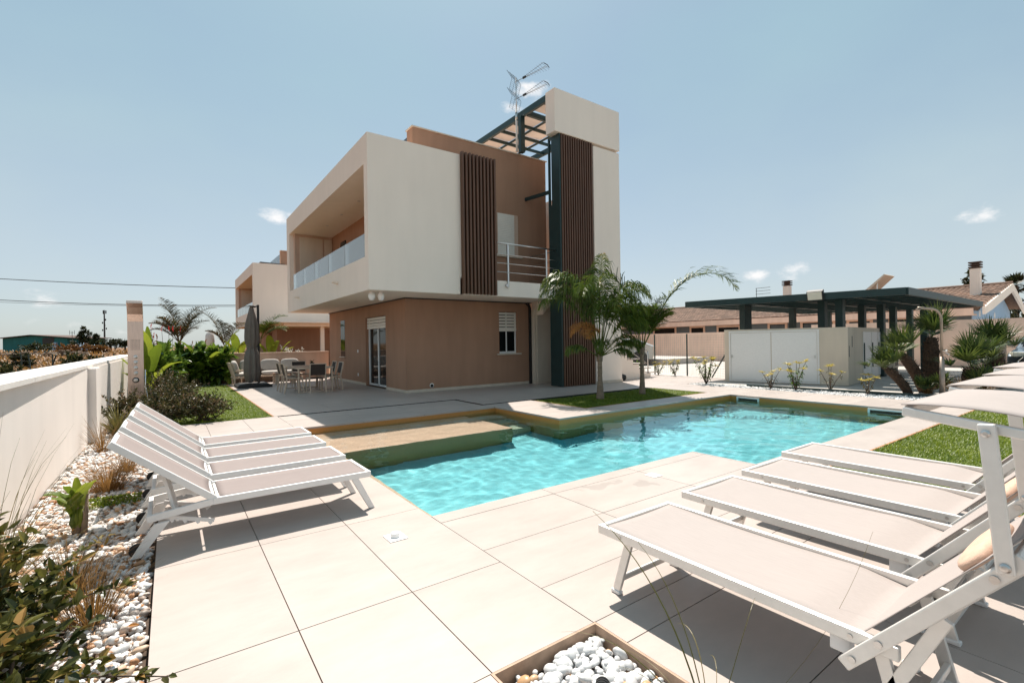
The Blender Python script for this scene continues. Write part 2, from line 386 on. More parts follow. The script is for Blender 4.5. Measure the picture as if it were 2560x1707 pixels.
def pebmat(name, ramp, rough=.55):
    m, t, b = nodes(name)
    N = t.nodes.new; L = t.links.new
    at = N('ShaderNodeAttribute'); at.attribute_name = 'tint'
    cr = N('ShaderNodeValToRGB'); e = cr.color_ramp.elements
    e[0].position = ramp[0][0]; e[0].color = (*ramp[0][1], 1); e[1].position = ramp[-1][0]; e[1].color = (*ramp[-1][1], 1)
    for p, c in ramp[1:-1]:
        x = e.new(p); x.color = (*c, 1)
    L(at.outputs['Fac'], cr.inputs['Fac'])
    tc = N('ShaderNodeTexCoord'); nz = N('ShaderNodeTexNoise'); nz.inputs['Scale'].default_value = 22; nz.inputs['Detail'].default_value = 4; L(tc.outputs['Object'], nz.inputs['Vector'])
    mr = N('ShaderNodeMapRange'); mr.inputs['To Min'].default_value = .8; mr.inputs['To Max'].default_value = 1.15; L(nz.outputs['Fac'], mr.inputs['Value'])
    vm = N('ShaderNodeVectorMath'); vm.operation = 'SCALE'; L(cr.outputs['Color'], vm.inputs[0]); L(mr.outputs[0], vm.inputs['Scale'])
    L(vm.outputs[0], b.inputs['Base Color']); b.inputs['Roughness'].default_value = rough
    return m
MT['pebble'] = pebmat('rusty_white_pebbles', [(0, (.70, .69, .68)), (.64, (.66, .635, .61)), (.74, (.56, .40, .28)), (.88, (.42, .21, .10)), (1, (.30, .26, .23))])
MT['pebblew'] = pebmat('white_marble_pebbles', [(0, (.64, .64, .635)), (.93, (.60, .59, .585)), (.96, (.55, .33, .17)), (1, (.5, .28, .14))], rough=.4)
MT['gravel'] = pebmat('grey_white_gravel', [(0, (.30, .30, .30)), (.35, (.66, .65, .64)), (1, (.80, .79, .78))])
# ------------------------------------------------------------------ mesh builder and scene helpers
def nrm(a):
    a = np.asarray(a, float); n = np.linalg.norm(a, axis=-1, keepdims=True); n[n == 0] = 1
    return a / n

class MB:
    """collects boxes, bars, tubes, strips, leaves ... and links them as ONE mesh object"""
    def __init__(s):
        s.v = []; s.q = []; s.t = []; s.ng = []; s.c = []; s.n = 0
    def add(s, v, q=None, t=None, tint=0.0, ng=None):
        v = np.asarray(v, float).reshape(-1, 3); k = len(v)
        if q is not None and len(q): s.q.append(np.asarray(q, int).reshape(-1, 4) + s.n)
        if t is not None and len(t): s.t.append(np.asarray(t, int).reshape(-1, 3) + s.n)
        for f in (ng or []): s.ng.append([i + s.n for i in f])
        s.v.append(v); s.c.append(np.broadcast_to(np.asarray(tint, float), (k,)).copy() if np.ndim(tint) == 0 else np.asarray(tint, float))
        s.n += k
        return s
    def box(s, x0, x1, y0, y1, z0, z1, tint=0.0):
        v = [(x0, y0, z0), (x1, y0, z0), (x1, y1, z0), (x0, y1, z0), (x0, y0, z1), (x1, y0, z1), (x1, y1, z1), (x0, y1, z1)]
        return s.add(v, q=[(0, 3, 2, 1), (4, 5, 6, 7), (0, 1, 5, 4), (1, 2, 6, 5), (2, 3, 7, 6), (3, 0, 4, 7)], tint=tint)
    def obox(s, c, u, v, w, tint=0.0):
        """box from its centre and three half-axis vectors"""
        c, u, v, w = (np.asarray(a, float) for a in (c, u, v, w))
        P = [c - u - v - w, c + u - v - w, c + u + v - w, c - u + v - w, c - u - v + w, c + u - v + w, c + u + v + w, c - u + v + w]
        return s.add(P, q=[(0, 3, 2, 1), (4, 5, 6, 7), (0, 1, 5, 4), (1, 2, 6, 5), (2, 3, 7, 6), (3, 0, 4, 7)], tint=tint)
    def bar(s, p, q, w, h, up=(0, 0, 1), tint=0.0):
        """rectangular bar from p to q, w across and h along 'up'"""
        p, q = np.asarray(p, float), np.asarray(q, float); d = q - p; L = np.linalg.norm(d); d = d / L
        up = np.asarray(up, float)
        a = np.cross(d, up)
        if np.linalg.norm(a) < 1e-4: a = np.cross(d, (1, 0, 0))
        a = a / np.linalg.norm(a); b = np.cross(a, d)
        return s.obox((p + q) / 2, d * L / 2, a * w / 2, b * h / 2, tint)
    def prism(s, poly, z0, z1, tint=0.0):
        n = len(poly); v = [(x, y, z0) for x, y in poly] + [(x, y, z1) for x, y in poly]
        return s.add(v, q=[(i, (i + 1) % n, n + (i + 1) % n, n + i) for i in range(n)], ng=[list(range(n - 1, -1, -1)), list(range(n, 2 * n))], tint=tint)
    def extrude(s, poly, origin, u, v, w, tint=0.0):
        """polygon in the (u,v) plane through origin, thickened along w"""
        o, u, v, w = (np.asarray(a, float) for a in (origin, u, v, w)); n = len(poly)
        A = [o + u * a + v * b for a, b in poly]; B = [p + w for p in A]
        return s.add(A + B, q=[(i, (i + 1) % n, n + (i + 1) % n, n + i) for i in range(n)], ng=[list(range(n - 1, -1, -1)), list(range(n, 2 * n))], tint=tint)
    def tube(s, pts, r, n=8, tint=0.0, cap=True):
        P = np.asarray(pts, float); k = len(P); r = np.broadcast_to(np.asarray(r, float), (k,))
        T = nrm(np.gradient(P, axis=0))
        up = np.array([0, 0, 1.0]) if abs(T[0][2]) < .9 else np.array([1.0, 0, 0])
        rings = []; a = np.cross(T[0], up); a /= np.linalg.norm(a)
        ang = np.arange(n) / n * 2 * np.pi
        for i in range(k):
            a = a - T[i] * (a @ T[i]); a /= np.linalg.norm(a); b = np.cross(T[i], a)
            rings.append(P[i] + r[i] * (np.cos(ang)[:, None] * a + np.sin(ang)[:, None] * b))
        V = np.concatenate(rings); q = []
        for i in range(k - 1):
            for j in range(n):
                q.append((i * n + j, i * n + (j + 1) % n, (i + 1) * n + (j + 1) % n, (i + 1) * n + j))
        return s.add(V, q=q, ng=[list(range(n - 1, -1, -1)), list(range((k - 1) * n, k * n))] if cap else None, tint=tint)
    def lathe(s, prof, c=(0, 0, 0), n=20, axis=(0, 0, 1), tint=0.0, wob=0.0, seed=0):
        """profile [(r, h)] spun round an axis through c"""
        ax = nrm(np.asarray(axis, float)); a = np.cross(ax, (0, 0, 1.0) if abs(ax[2]) < .9 else (1.0, 0, 0)); a = nrm(a); b = np.cross(ax, a)
        ang = np.arange(n) / n * 2 * np.pi; g = np.random.default_rng(seed); V = []
        for r, h in prof:
            rr = r * (1 + wob * g.normal(size=n)) if wob else r
            V.append(np.asarray(c, float) + ax * h + np.cos(ang)[:, None] * a * np.reshape(rr, (-1, 1)) + np.sin(ang)[:, None] * b * np.reshape(rr, (-1, 1)))
        k = len(prof); q = [(i * n + j, i * n + (j + 1) % n, (i + 1) * n + (j + 1) % n, (i + 1) * n + j) for i in range(k - 1) for j in range(n)]
        return s.add(np.concatenate(V), q=q, ng=[list(range(n - 1, -1, -1)), list(range((k - 1) * n, k * n))], tint=tint)
    def strips(s, P, S, Wd, tint):
        """N ribbons: P (N,k,3) centre lines, S (N,3) or (N,k,3) side directions, Wd (N,k) widths"""
        P = np.asarray(P, float); N, k, _ = P.shape
        S = np.asarray(S, float)
        if S.ndim == 2: S = S[:, None, :]
        Wd = np.broadcast_to(np.asarray(Wd, float), (N, k))[..., None] / 2
        V = np.stack([P - S * Wd, P + S * Wd], 2).reshape(-1, 3)
        base = (np.arange(N) * k * 2)[:, None] + (np.arange(k - 1) * 2)[None, :]
        q = np.stack([base, base + 1, base + 3, base + 2], -1).reshape(-1, 4)
        return s.add(V, q=q, tint=np.repeat(np.broadcast_to(np.asarray(tint, float), (N,)), 2 * k))
    def leaves(s, B, D, Nn, L, Wd, tint, fold=.25, droop=.15):
        """N folded leaves of two quads pairs: base B, direction D, upper side Nn"""
        B, D, Nn = np.asarray(B, float), nrm(D), nrm(Nn); N = len(B)
        Sd = nrm(np.cross(D, Nn)); Nn = np.cross(Sd, D)
        L = np.broadcast_to(L, (N,))[:, None]; Wd = np.broadcast_to(Wd, (N,))[:, None]
        m1 = B + D * L * .35 - Nn * L * droop * .15; m2 = B + D * L * .7 - Nn * L * droop * .5; tip = B + D * L - Nn * L * droop
        up = Nn * Wd * fold
        V = np.stack([B, m1 - Sd * Wd * .5 + up, m1, m1 + Sd * Wd * .5 + up, m2 - Sd * Wd * .38 + up * .8, m2, m2 + Sd * Wd * .38 + up * .8, tip], 1).reshape(-1, 3)
        o = (np.arange(N) * 8)[:, None]
        q = np.concatenate([o + np.array(f) for f in ((1, 2, 5, 4), (2, 3, 6, 5))]); t = np.concatenate([o + np.array(f) for f in ((0, 2, 1), (0, 3, 2), (4, 5, 7), (5, 6, 7))])
        return s.add(V, q=q, t=t, tint=np.repeat(np.broadcast_to(np.asarray(tint, float), (N,)), 8))
    def build(s, name, m, parent=None, smooth=False, bevel=0.0, solid=0.0, org=None):
        me = bpy.data.meshes.new(name)
        V = np.concatenate(s.v); o_ = np.zeros(3)
        if parent is not None: o_ = np.array(ORG.get(parent.name, (0, 0, 0)))
        elif org is not None: o_ = np.array(org, float)
        V = V - o_
        q = np.concatenate(s.q) if s.q else np.zeros((0, 4), int); t = np.concatenate(s.t) if s.t else np.zeros((0, 3), int)
        ng = s.ng
        loops = np.concatenate([q.ravel(), t.ravel()] + [np.array(f) for f in ng]).astype(np.int32)
        sizes = np.concatenate([np.full(len(q), 4), np.full(len(t), 3), np.array([len(f) for f in ng], int)]).astype(np.int32)
        starts = np.concatenate([[0], np.cumsum(sizes)[:-1]]).astype(np.int32)
        me.vertices.add(len(V)); me.vertices.foreach_set('co', V.astype(np.float32).ravel())
        me.loops.add(len(loops)); me.loops.foreach_set('vertex_index', loops)
        me.polygons.add(len(sizes)); me.polygons.foreach_set('loop_start', starts); me.polygons.foreach_set('loop_total', sizes)
        me.polygons.foreach_set('use_smooth', np.full(len(sizes), bool(smooth)))
        at = me.attributes.new('tint', 'FLOAT', 'POINT'); at.data.foreach_set('value', np.concatenate(s.c).astype(np.float32))
        me.update(calc_edges=True); me.validate()
        me.materials.append(MT[m] if isinstance(m, str) else m)
        o = bpy.data.objects.new(name, me); COL.objects.link(o)
        if parent is not None:
            o.parent = parent; ORG[o.name] = tuple(o_)
        else:
            o.location = tuple(o_); ORG[o.name] = tuple(o_)
        if bevel:
            b = o.modifiers.new('bevel', 'BEVEL'); b.width = bevel; b.segments = 2; b.limit_method = 'ANGLE'; b.angle_limit = .6
        if solid:
            b = o.modifiers.new('thickness', 'SOLIDIFY'); b.thickness = solid; b.offset = 0
        if smooth and not bevel:
            pass
        return o

ORG = {}
def tag(o, label=None, cat=None, group=None, kind=None):
    if label: o['label'] = label
    if cat: o['category'] = cat
    if group: o['group'] = group
    if kind: o['kind'] = kind
    return o
def thing(name, loc, label, cat, group=None):
    o = bpy.data.objects.new(name, None); COL.objects.link(o)
    o.empty_display_size = .2; o.location = loc; ORG[o.name] = tuple(loc)
    return tag(o, label, cat, group)
def struct(name, mb, m, label, cat='ground', **k):
    return tag(mb.build(name, m, **k), label, cat, kind='structure')
def copy_tree(o, parent=None):
    c = o.copy(); COL.objects.link(c)
    if parent is not None: c.parent = parent
    for ch in list(o.children): copy_tree(ch, c)
    return c
def copy_to(proto, loc, rz=0.0, label=None, group=None, scale=None):
    c = copy_tree(proto); c.location = loc; c.rotation_euler = (0, 0, rz)
    if label: c['label'] = label
    if group: c['group'] = group
    if scale: c.scale = (scale,) * 3
    return c

# ---- small shape helpers
_t = (1 + 5 ** .5) / 2
_iv = nrm(np.array([(-1, _t, 0), (1, _t, 0), (-1, -_t, 0), (1, -_t, 0), (0, -1, _t), (0, 1, _t), (0, -1, -_t), (0, 1, -_t), (_t, 0, -1), (_t, 0, 1), (-_t, 0, -1), (-_t, 0, 1)], float))
_if = [(0, 11, 5), (0, 5, 1), (0, 1, 7), (0, 7, 10), (0, 10, 11), (1, 5, 9), (5, 11, 4), (11, 10, 2), (10, 7, 6), (7, 1, 8), (3, 9, 4), (3, 4, 2), (3, 2, 6), (3, 6, 8), (3, 8, 9), (4, 9, 5), (2, 4, 11), (6, 2, 10), (8, 6, 7), (9, 8, 1)]
def ico(sub):
    v = [tuple(a) for a in _iv]; f = list(_if)
    for _ in range(sub):
        cache = {}; nf = []
        def mid(a, b):
            k = (min(a, b), max(a, b))
            if k not in cache:
                p = nrm((np.array(v[a]) + np.array(v[b])) / 2); v.append(tuple(p)); cache[k] = len(v) - 1
            return cache[k]
        for a, b, c in f:
            x, y, z = mid(a, b), mid(b, c), mid(c, a); nf += [(a, x, z), (b, y, x), (c, z, y), (x, y, z)]
        f = nf
    return np.array(v), np.array(f)
ICO0, ICO1, ICO2 = ico(0), ico(1), ico(2)

def pebbles(mb, P, size, ic, g, flat=.62, tint=None, lump=.12):
    """rounded stones at P (N,3) with half sizes 'size' (N,)"""
    v, f = ic; N = len(P); k = len(v)
    A = g.normal(size=(N, 3)); A = nrm(A); ang = g.uniform(0, 6.28, N)
    K = np.zeros((N, 3, 3)); K[:, 0, 1] = -A[:, 2]; K[:, 0, 2] = A[:, 1]; K[:, 1, 0] = A[:, 2]; K[:, 1, 2] = -A[:, 0]; K[:, 2, 0] = -A[:, 1]; K[:, 2, 1] = A[:, 0]
    Rm = np.eye(3) + np.sin(ang)[:, None, None] * K + (1 - np.cos(ang))[:, None, None] * (K @ K)
    S = np.stack([g.uniform(.85, 1.3, N), g.uniform(.7, 1.0, N), g.uniform(flat * .8, flat * 1.25, N)], 1) * size[:, None]
    V = v[None] * (1 + lump * g.normal(size=(N, k)))[..., None] * S[:, None, :]
    V = np.einsum('nij,nkj->nki', Rm, V)
    V[..., 2] *= .85
    V = V + P[:, None, :]
    F = (f[None] + (np.arange(N) * k)[:, None, None]).reshape(-1, 3)
    t_ = g.uniform(0, 1, N) if tint is None else tint
    mb.add(V.reshape(-1, 3), t=F, tint=np.repeat(t_, k))

def frond(mb, base, az, elev, L, droop, nl=46, ll=.42, hang=.5, w=.018, g=rng, tint0=.35, tints=.35, stem=None, r0=.014, bare=.18, twist=0.0, spread=.75, segs=18, pw=2.0):
    """feather palm leaf: curved midrib with two rows of drooping leaflets"""
    e = elev - droop * np.linspace(0, 1, segs) ** pw
    h = np.array([math.cos(az), math.sin(az), 0.0]); up = np.array([0, 0, 1.0])
    d = np.cos(e)[:, None] * h + np.sin(e)[:, None] * up
    P = np.asarray(base, float) + np.concatenate([[np.zeros(3)], np.cumsum(d[:-1] * L / (segs - 1), 0)])
    (stem or mb).tube(P, np.linspace(r0, r0 * .25, segs), n=5, tint=.5)
    side = np.array([-math.sin(az), math.cos(az), 0.0])
    u = np.linspace(bare, 1.0, nl) ** .9; x = u * (segs - 1); i = np.clip(x.astype(int), 0, segs - 2); fr = (x - i)[:, None]
    B = P[i] * (1 - fr) + P[i + 1] * fr; T = d[i]
    prof = np.sin(np.clip((u - bare) / (1 - bare), 0, 1) ** .75 * np.pi * .93 + .16) ** .7
    for sg in (-1, 1):
        n = nrm(np.cross(T, side))
        a = g.normal(0, .13, nl)
        D = nrm(side * sg * spread + T * (.55 + .25 * g.normal(size=nl) * .5)[:, None] + (np.where(n[:, 2:3] < 0, -n, n)) * (.25 + a + twist * sg)[:, None])
        le = ll * prof * g.uniform(.8, 1.12, nl)
        k = 4; pts = [B]; cur = D.copy()
        for j in range(k - 1):
            pts.append(pts[-1] + cur * (le / (k - 1))[:, None]); cur = nrm(cur + np.array([0, 0, -1.0]) * hang * (.35 + .5 * j) * g.uniform(.6, 1.4, nl)[:, None])
        Pp = np.stack(pts, 1); Sd = nrm(np.cross(D, np.broadcast_to(up, D.shape)) * .6 + T * .8)
        wd = w * np.array([.7, 1.0, .8, .12])[None, :] * np.ones((nl, 1))
        mb.strips(Pp, Sd, wd, np.clip(tint0 + tints * g.normal(size=nl) * .5 + (u > .93) * .25, 0, 1))

def fan_leaf(mb, base, d, L, stalk, g, n=26, w=.026, tint=.4):
    """fan palm leaf: stalk, then segments spread in a half disc"""
    d = nrm(np.asarray(d, float)); base = np.asarray(base, float)
    hub = base + d * stalk - np.array([0, 0, 1]) * stalk * .06
    mb.tube([base, (base + hub) / 2 + np.array([0, 0, .015]), hub], [.008, .006, .005], n=5, tint=.6)
    s = np.cross(d, (0, 0, 1.0)); s = s / (np.linalg.norm(s) + 1e-6); nn = np.cross(s, d)
    a = np.linspace(-1.75, 1.75, n) + g.normal(0, .03, n)
    D = nrm(np.cos(a)[:, None] * d + np.sin(a)[:, None] * s + nn * (.16 + .30 * np.abs(np.sin(a)) + g.normal(0, .05, n))[:, None])
    le = L * (1 - .22 * np.abs(a) / 1.75) * g.uniform(.9, 1.08, n)
    k = 4; pts = [np.repeat(hub[None], n, 0)]; cur = D.copy()
    for j in range(k - 1):
        pts.append(pts[-1] + cur * (le / (k - 1))[:, None]); cur = nrm(cur + np.array([0, 0, -1.0]) * .10 * j)
    Sd = nrm(np.cross(D, np.broadcast_to(nn, D.shape)))
    mb.strips(np.stack(pts, 1), Sd, w * np.array([.5, 1.5, 1.0, .1])[None] * np.ones((n, 1)), np.clip(tint + g.normal(0, .22, n), 0, 1))

def grass_tuft(mb, c, n, h, spread, g, w=.006, tint=(.2, .9), lean=1.0, k=6):
    c = np.asarray(c, float)
    az = g.uniform(0, 6.28, n); el = g.uniform(.75, 1.5, n); le = h * g.uniform(.55, 1.15, n)
    B = c + np.stack([np.cos(az) * spread * .25 * g.uniform(0, 1, n), np.sin(az) * spread * .25 * g.uniform(0, 1, n), np.zeros(n)], 1)
    D = np.stack([np.cos(az) * np.cos(el), np.sin(az) * np.cos(el), np.sin(el)], 1)
    pts = [B]; cur = D.copy()
    for j in range(k - 1):
        pts.append(pts[-1] + cur * (le / (k - 1))[:, None]); cur = nrm(cur + np.stack([np.cos(az) * .10, np.sin(az) * .10, -np.ones(n) * .16 * j * .5], 1) * lean * g.uniform(.5, 1.6, n)[:, None])
    Sd = nrm(np.stack([-np.sin(az), np.cos(az), np.zeros(n)], 1) + g.normal(0, .4, (n, 3)))
    mb.strips(np.stack(pts, 1), Sd, w * np.linspace(1, .15, k)[None] * np.ones((n, 1)), g.uniform(*tint, n))

def bush_leaves(mb, stems, c, r, n, L, g, wr=.42, tint=(0, 1), flat=1.0, nst=0, hollow=.35, up=.35):
    """leaf clumps through an uneven ellipsoid: twigs carrying leaves, with gaps between the twigs"""
    c = np.asarray(c, float); r = np.asarray(r, float)
    nt = max(6, n // 14)
    d = nrm(g.normal(size=(nt, 3))); rad = g.uniform(hollow, 1.0, nt) ** .6 * (1 + .16 * g.normal(size=nt))
    tips = c + d * r * rad[:, None]
    tips[:, 2] = np.maximum(tips[:, 2], c[2] - r[2] * .95)
    org = c + (tips - c) * g.uniform(.35, .65, nt)[:, None] - np.array([0, 0, 1]) * r[2] * .2
    per = 14
    f = np.tile(np.linspace(.15, 1, per), nt); i = np.repeat(np.arange(nt), per)
    B = org[i] + (tips - org)[i] * f[:, None] + g.normal(0, .012, (nt * per, 3)) * r.mean() * 2
    T = nrm((tips - org))[i]
    rnd = nrm(g.normal(size=(nt * per, 3)))
    D = nrm(T * .7 + rnd * .9 + np.array([0, 0, up]))
    Nn = nrm(g.normal(0, .5, (nt * per, 3)) + np.array([0, 0, 1.0]))
    tw = np.repeat(g.uniform(-.25, .25, nt), per)
    mb.leaves(B, D, Nn, L * g.uniform(.55, 1.2, nt * per), L * wr * g.uniform(.7, 1.15, nt * per), np.clip(g.uniform(*tint, nt * per) + tw, 0, 1))
    if stems is not None:
        for k in range(min(nst, nt)):
            b = np.array([c[0] + g.normal() * r[0] * .12, c[1] + g.normal() * r[1] * .12, c[2] - r[2] * .98])
            m = (b + tips[k]) / 2 + g.normal(0, .06, 3) * r
            stems.tube([b, m, tips[k]], [.012, .008, .003], n=5)
# ------------------------------------------------------------------ terrain and ground
def terrain_z(x, y):
    return .05 + .5 * np.clip((y - 16) / 90, 0, 1) + .12 * np.sin(x * .13 + 1.3) * np.sin(y * .09) * np.clip((y - 20) / 40, 0, 1)
def grid_mesh(mb, xs, ys, zf):
    X, Y = np.meshgrid(xs, ys, indexing='ij'); Z = zf(X, Y); V = np.stack([X, Y, Z], -1).reshape(-1, 3); n, m = len(xs), len(ys)
    i, j = np.meshgrid(np.arange(n - 1), np.arange(m - 1), indexing='ij'); b = (i * m + j).ravel()
    mb.add(V, q=np.stack([b, b + m, b + m + 1, b + 1], -1))
mb = MB()
gx = -np.concatenate([[1.22], np.geomspace(2, 1400, 46)])[::-1]
gy = np.concatenate([np.linspace(-60, 20, 20), np.geomspace(22, 1500, 60)])
grid_mesh(mb, gx, gy, terrain_z)
gx2 = np.concatenate([np.linspace(-1.22, 20, 8), np.geomspace(22, 1400, 40)]); gy2 = np.concatenate([[21.32], np.geomspace(22, 1500, 60)])
grid_mesh(mb, gx2, gy2, terrain_z)
grid_mesh(mb, np.geomspace(45, 1400, 30), np.linspace(-400, 21.32, 40), lambda x, y: 0 * x + .02)
struct('terrain', mb, 'field', 'dry ochre field running to the horizon beyond the garden walls', 'field')
mb = MB(); mb.box(13.0, 45, -60, 21.32, -.3, -.012)
struct('driveway', mb, 'drive', 'pale sunlit concrete yard around the carport', 'driveway')
mb = MB(); mb.box(-1.2, 13.0, -12, 21.3, -1.9, -1.7)
struct('subsoil', mb, 'soil', 'soil under the garden plot', 'ground')

# patio: real slabs with open joints over a brown bed
PITCHY = 1.245
mb = MB()
def tiles(x0, x1, y0, y1, ox, oy, px, py, gap=.0055, dz=0.0):
    xs = [x0] + [ox + px * k for k in range(-60, 61) if x0 + .02 < ox + px * k < x1 - .02] + [x1]
    ys = [y0] + [oy + py * k for k in range(-60, 61) if y0 + .02 < oy + py * k < y1 - .02] + [y1]
    for a, b in zip(xs[:-1], xs[1:]):
        for c, d in zip(ys[:-1], ys[1:]):
            h = gap / 2
            t_ = random.uniform(-1, 1)
            mb.box(a + h, b - h, c + h, d - h, -.03, dz + random.uniform(-.0006, .0006), tint=t_)
PX0, PX1, PX2, PX3 = 1.715, 5.31, 5.71, 11.40         # pool corners in x
PY0, PY1, PY2, PY3 = 2.75, 3.54, 6.52, 8.63           # pool corners in y
BX0, BX1, BY1 = 1.10, 1.70, 1.695                     # near pebble bed
LAWN_L = (-.05, 1.62, 10.42, 20.05); LAWN_G = (7.0, 11.35, 7.16, 8.86); LAWN_R = (5.30, 12.6, -3.0, 2.19)
# strip left of the pool
tiles(-.10, BX0 - .012, -4, BY1 + .012, -.10, 2.535, .598, PITCHY)
tiles(-.10, PX0 - .012, BY1 + .012, 10.38, -.10, 2.535, .5985, PITCHY)
# near side
tiles(BX1 + .012, PX1, -4, BY1 + .012, 2.86, 2.742, 1.2, .62)
tiles(PX0 - .012, PX1, BY1 + .012, PY1, 2.86, 2.742, 1.2, .62)
tiles(PX1, LAWN_R[0] + .001, -4, 2.2, 2.86, 2.742, 1.2, .62) if LAWN_R[0] > PX1 + .1 else None
tiles(PX1, 13.1, 2.215, PY0, 2.86, 2.742, 1.2, .62)
# right side
tiles(PX3, 13.1, PY0, 9.0, 11.4, 3.36, 1.2, .62)
tiles(12.62, 13.1, -4, 2.215, 11.4, 3.36, 1.2, .62)
# far side
tiles(PX2, LAWN_G[0] - .02, PY2, 9.02, 5.68, 9.02, 1.2, .62)
tiles(LAWN_G[0] - .02, PX3, PY2, LAWN_G[2] - .02, 5.68, 9.02, 1.2, .62)
tiles(PX0 - .012, PX2, PY3, 9.02, 1.65, 9.02, 1.2, .62)
tiles(PX0 - .012, 5.62, 9.02, 10.27, 1.65, 10.27, 1.2, .62)
tiles(1.65, 5.36, 10.40, 21.0, 1.65, 10.4, .6, 1.2)
tiles(5.36, 5.75, 10.40, 12.6, 1.65, 10.4, .6, 1.2)
tiles(5.75, 13.1, 9.13, 12.6, 1.65, 9.13, 1.2, .6)
tiles(LAWN_G[1] + .02, 13.1, 8.86, 9.13, 1.65, 9.0, 1.2, .6)
tiles(11.03, 13.1, 12.6, 21, 1.65, 9.0, 1.2, .6)
tiles(13.1, 15.75, 8.95, 21.2, 1.7, 9.0, 1.2, .6)
struct('patio', mb, 'tile', 'pale beige porcelain slabs around the pool and house', 'paving')
mb = MB()
def bed(x0, x1, y0, y1): mb.box(x0, x1, y0, y1, -.06, -.014)
bed(-.10, BX0 - .02, -4, 10.38); bed(BX0 - .02, PX0 - .02, BY1 + .02, 10.38); bed(PX0 - .02, PX1 - .01, BY1 + .02, PY1 - .01); bed(BX1 + .02, PX1 - .01, -4, BY1 + .02)
bed(PX1 - .01, 13.1, 2.21, PY0 - .01); bed(PX3 + .01, 13.1, PY0 - .01, 9.0); bed(PX0 - .02, PX2 + .01, PY3 + .01, 10.27); bed(PX2 + .01, 6.98, PY2 + .01, 9.02); bed(6.98, PX3 + .01, PY2 + .01, 7.14)
bed(1.65, 5.75, 10.40, 21); bed(5.75, 15.75, 9.13, 12.6); bed(11.03, 15.75, 12.6, 21)
struct('paving_bed', mb, 'joint', 'brown grout bed under the slabs', 'paving')
# drain slot in front of the house, along three runs
mb = MB()
for (x0, x1, y0, y1) in ((1.65, 5.75, 10.275, 10.395), (5.625, 5.745, 9.025, 10.27), (5.75, 13.1, 9.025, 9.125)):
    mb.box(x0, x1, y0, y1, -.09, -.07)
    mb.box(x0, x1, y0, y0 + .006, -.09, -.002); mb.box(x0, x1, y1 - .006, y1, -.09, -.002)
    if x1 - x0 > .5:
        n = int((x1 - x0) / .09)
        for k in range(n): mb.box(x0 + k * .09, x0 + k * .09 + .014, y0 + .006, y1 - .006, -.03, -.006)
    else:
        n = int((y1 - y0) / .09)
        for k in range(n): mb.box(x0 + .006, x1 - .006, y0 + k * .09, y0 + k * .09 + .014, -.03, -.006)
tag(mb.build('drain_channel', 'black'), 'thin black slot drain bending across the patio in front of the house', 'drain')

# ------------------------------------------------------------------ pool
FLOORZ, WATERZ, SHELFZ = -1.30, -.115, -.205
poly = [(PX0, PY1), (PX1, PY1), (PX1, PY0), (PX3, PY0), (PX3, PY2), (PX2, PY2), (PX2, PY3), (PX0, PY3)]
mb = MB()
for i in range(len(poly)):
    (x0, y0), (x1, y1) = poly[i], poly[(i + 1) % len(poly)]
    d = np.array([x1 - x0, y1 - y0]); d = d / np.linalg.norm(d); o = np.array([d[1], -d[0]])    # outward for a ccw outline
    a = np.array([x0, y0]); b = np.array([x1, y1]); w = .12
    if i in (2, 5): a = a + d * w if i == 5 else a
    if i == 1: a = a + d * w
    P = [a, b, b + o * w, a + o * w]
    mb.prism([tuple(p) for p in P], FLOORZ - .1, -.031)
struct('pool_walls', mb, 'poolwall', 'ochre mosaic walls of the pool', 'pool')
mb = MB(); mb.box(PX0 - .1, PX3 + .1, PY0 - .1, PY3 + .1, FLOORZ - .1, FLOORZ)
struct('pool_floor', mb, 'poolfloor', 'pale pool floor under the water', 'pool')
mb = MB(); mb.box(PX0 + .002, 4.95, 6.92, PY3 - .002, FLOORZ, SHELFZ - .022)
struct('pool_beach_base', mb, 'poolwall', 'ochre base under the shallow beach shelf', 'pool')
mb = MB(); mb.box(PX0 + .002, 4.955, 6.915, PY3 - .002, SHELFZ - .022, SHELFZ)
struct('pool_beach', mb, 'poolshelf', 'shallow sandstone beach shelf of the pool', 'pool')
mb = MB()
for k in range(3): mb.box(4.95, PX2 - .002, 8.62 - .42 * (k + 1), 8.628 - .42 * k, FLOORZ, SHELFZ - .2 - .22 * k)
struct('pool_steps', mb, 'poolshelf', 'underwater steps beside the beach shelf', 'pool')
mb = MB(); mb.box(PX0 + .002, PX0 + .24, 3.86, 6.919, FLOORZ, -.34)
struct('pool_ledge', mb, 'poolshelf', 'narrow underwater ledge along the left pool edge', 'pool')
def waves(X, Y):
    Z = 0; gw = np.random.default_rng(17)
    for k in range(64):
        lam = .085 * 12 ** (gw.uniform(0, 1) ** .8); a = gw.uniform(0, 6.28) if k % 4 else gw.normal(1.0, .6); kx, ky = np.cos(a) * 6.283 / lam, np.sin(a) * 6.283 / lam
        wob = .5 * np.sin(X * gw.uniform(.4, 1.6) + gw.uniform(0, 6)) + .5 * np.sin(Y * gw.uniform(.4, 1.6) + gw.uniform(0, 6))
        Z = Z + .0011 * min(lam, .9) ** 1.15 * (.6 + .6 * wob) * np.sin(kx * X + ky * Y + gw.uniform(0, 6.28) + 1.2 * wob)
    return Z
mb = MB(); wx, wy = np.linspace(PX0 - .05, PX3 + .05, 560), np.linspace(PY0 - .05, PY3 + .05, 340)
grid_mesh(mb, wx, wy, lambda X, Y: WATERZ + waves(X, Y))
wo = struct('water_surface', mb, 'water', 'rippling surface of the turquoise pool', 'water', smooth=True)
wo.cycles.is_caustics_caster = True
mb = MB(); mb.box(PX0 - .05, PX3 + .05, PY0 - .05, PY3 + .05, -1.5, WATERZ + .035)
struct('pool_water', mb, 'waterbody', 'clear turquoise water filling the pool', 'water')
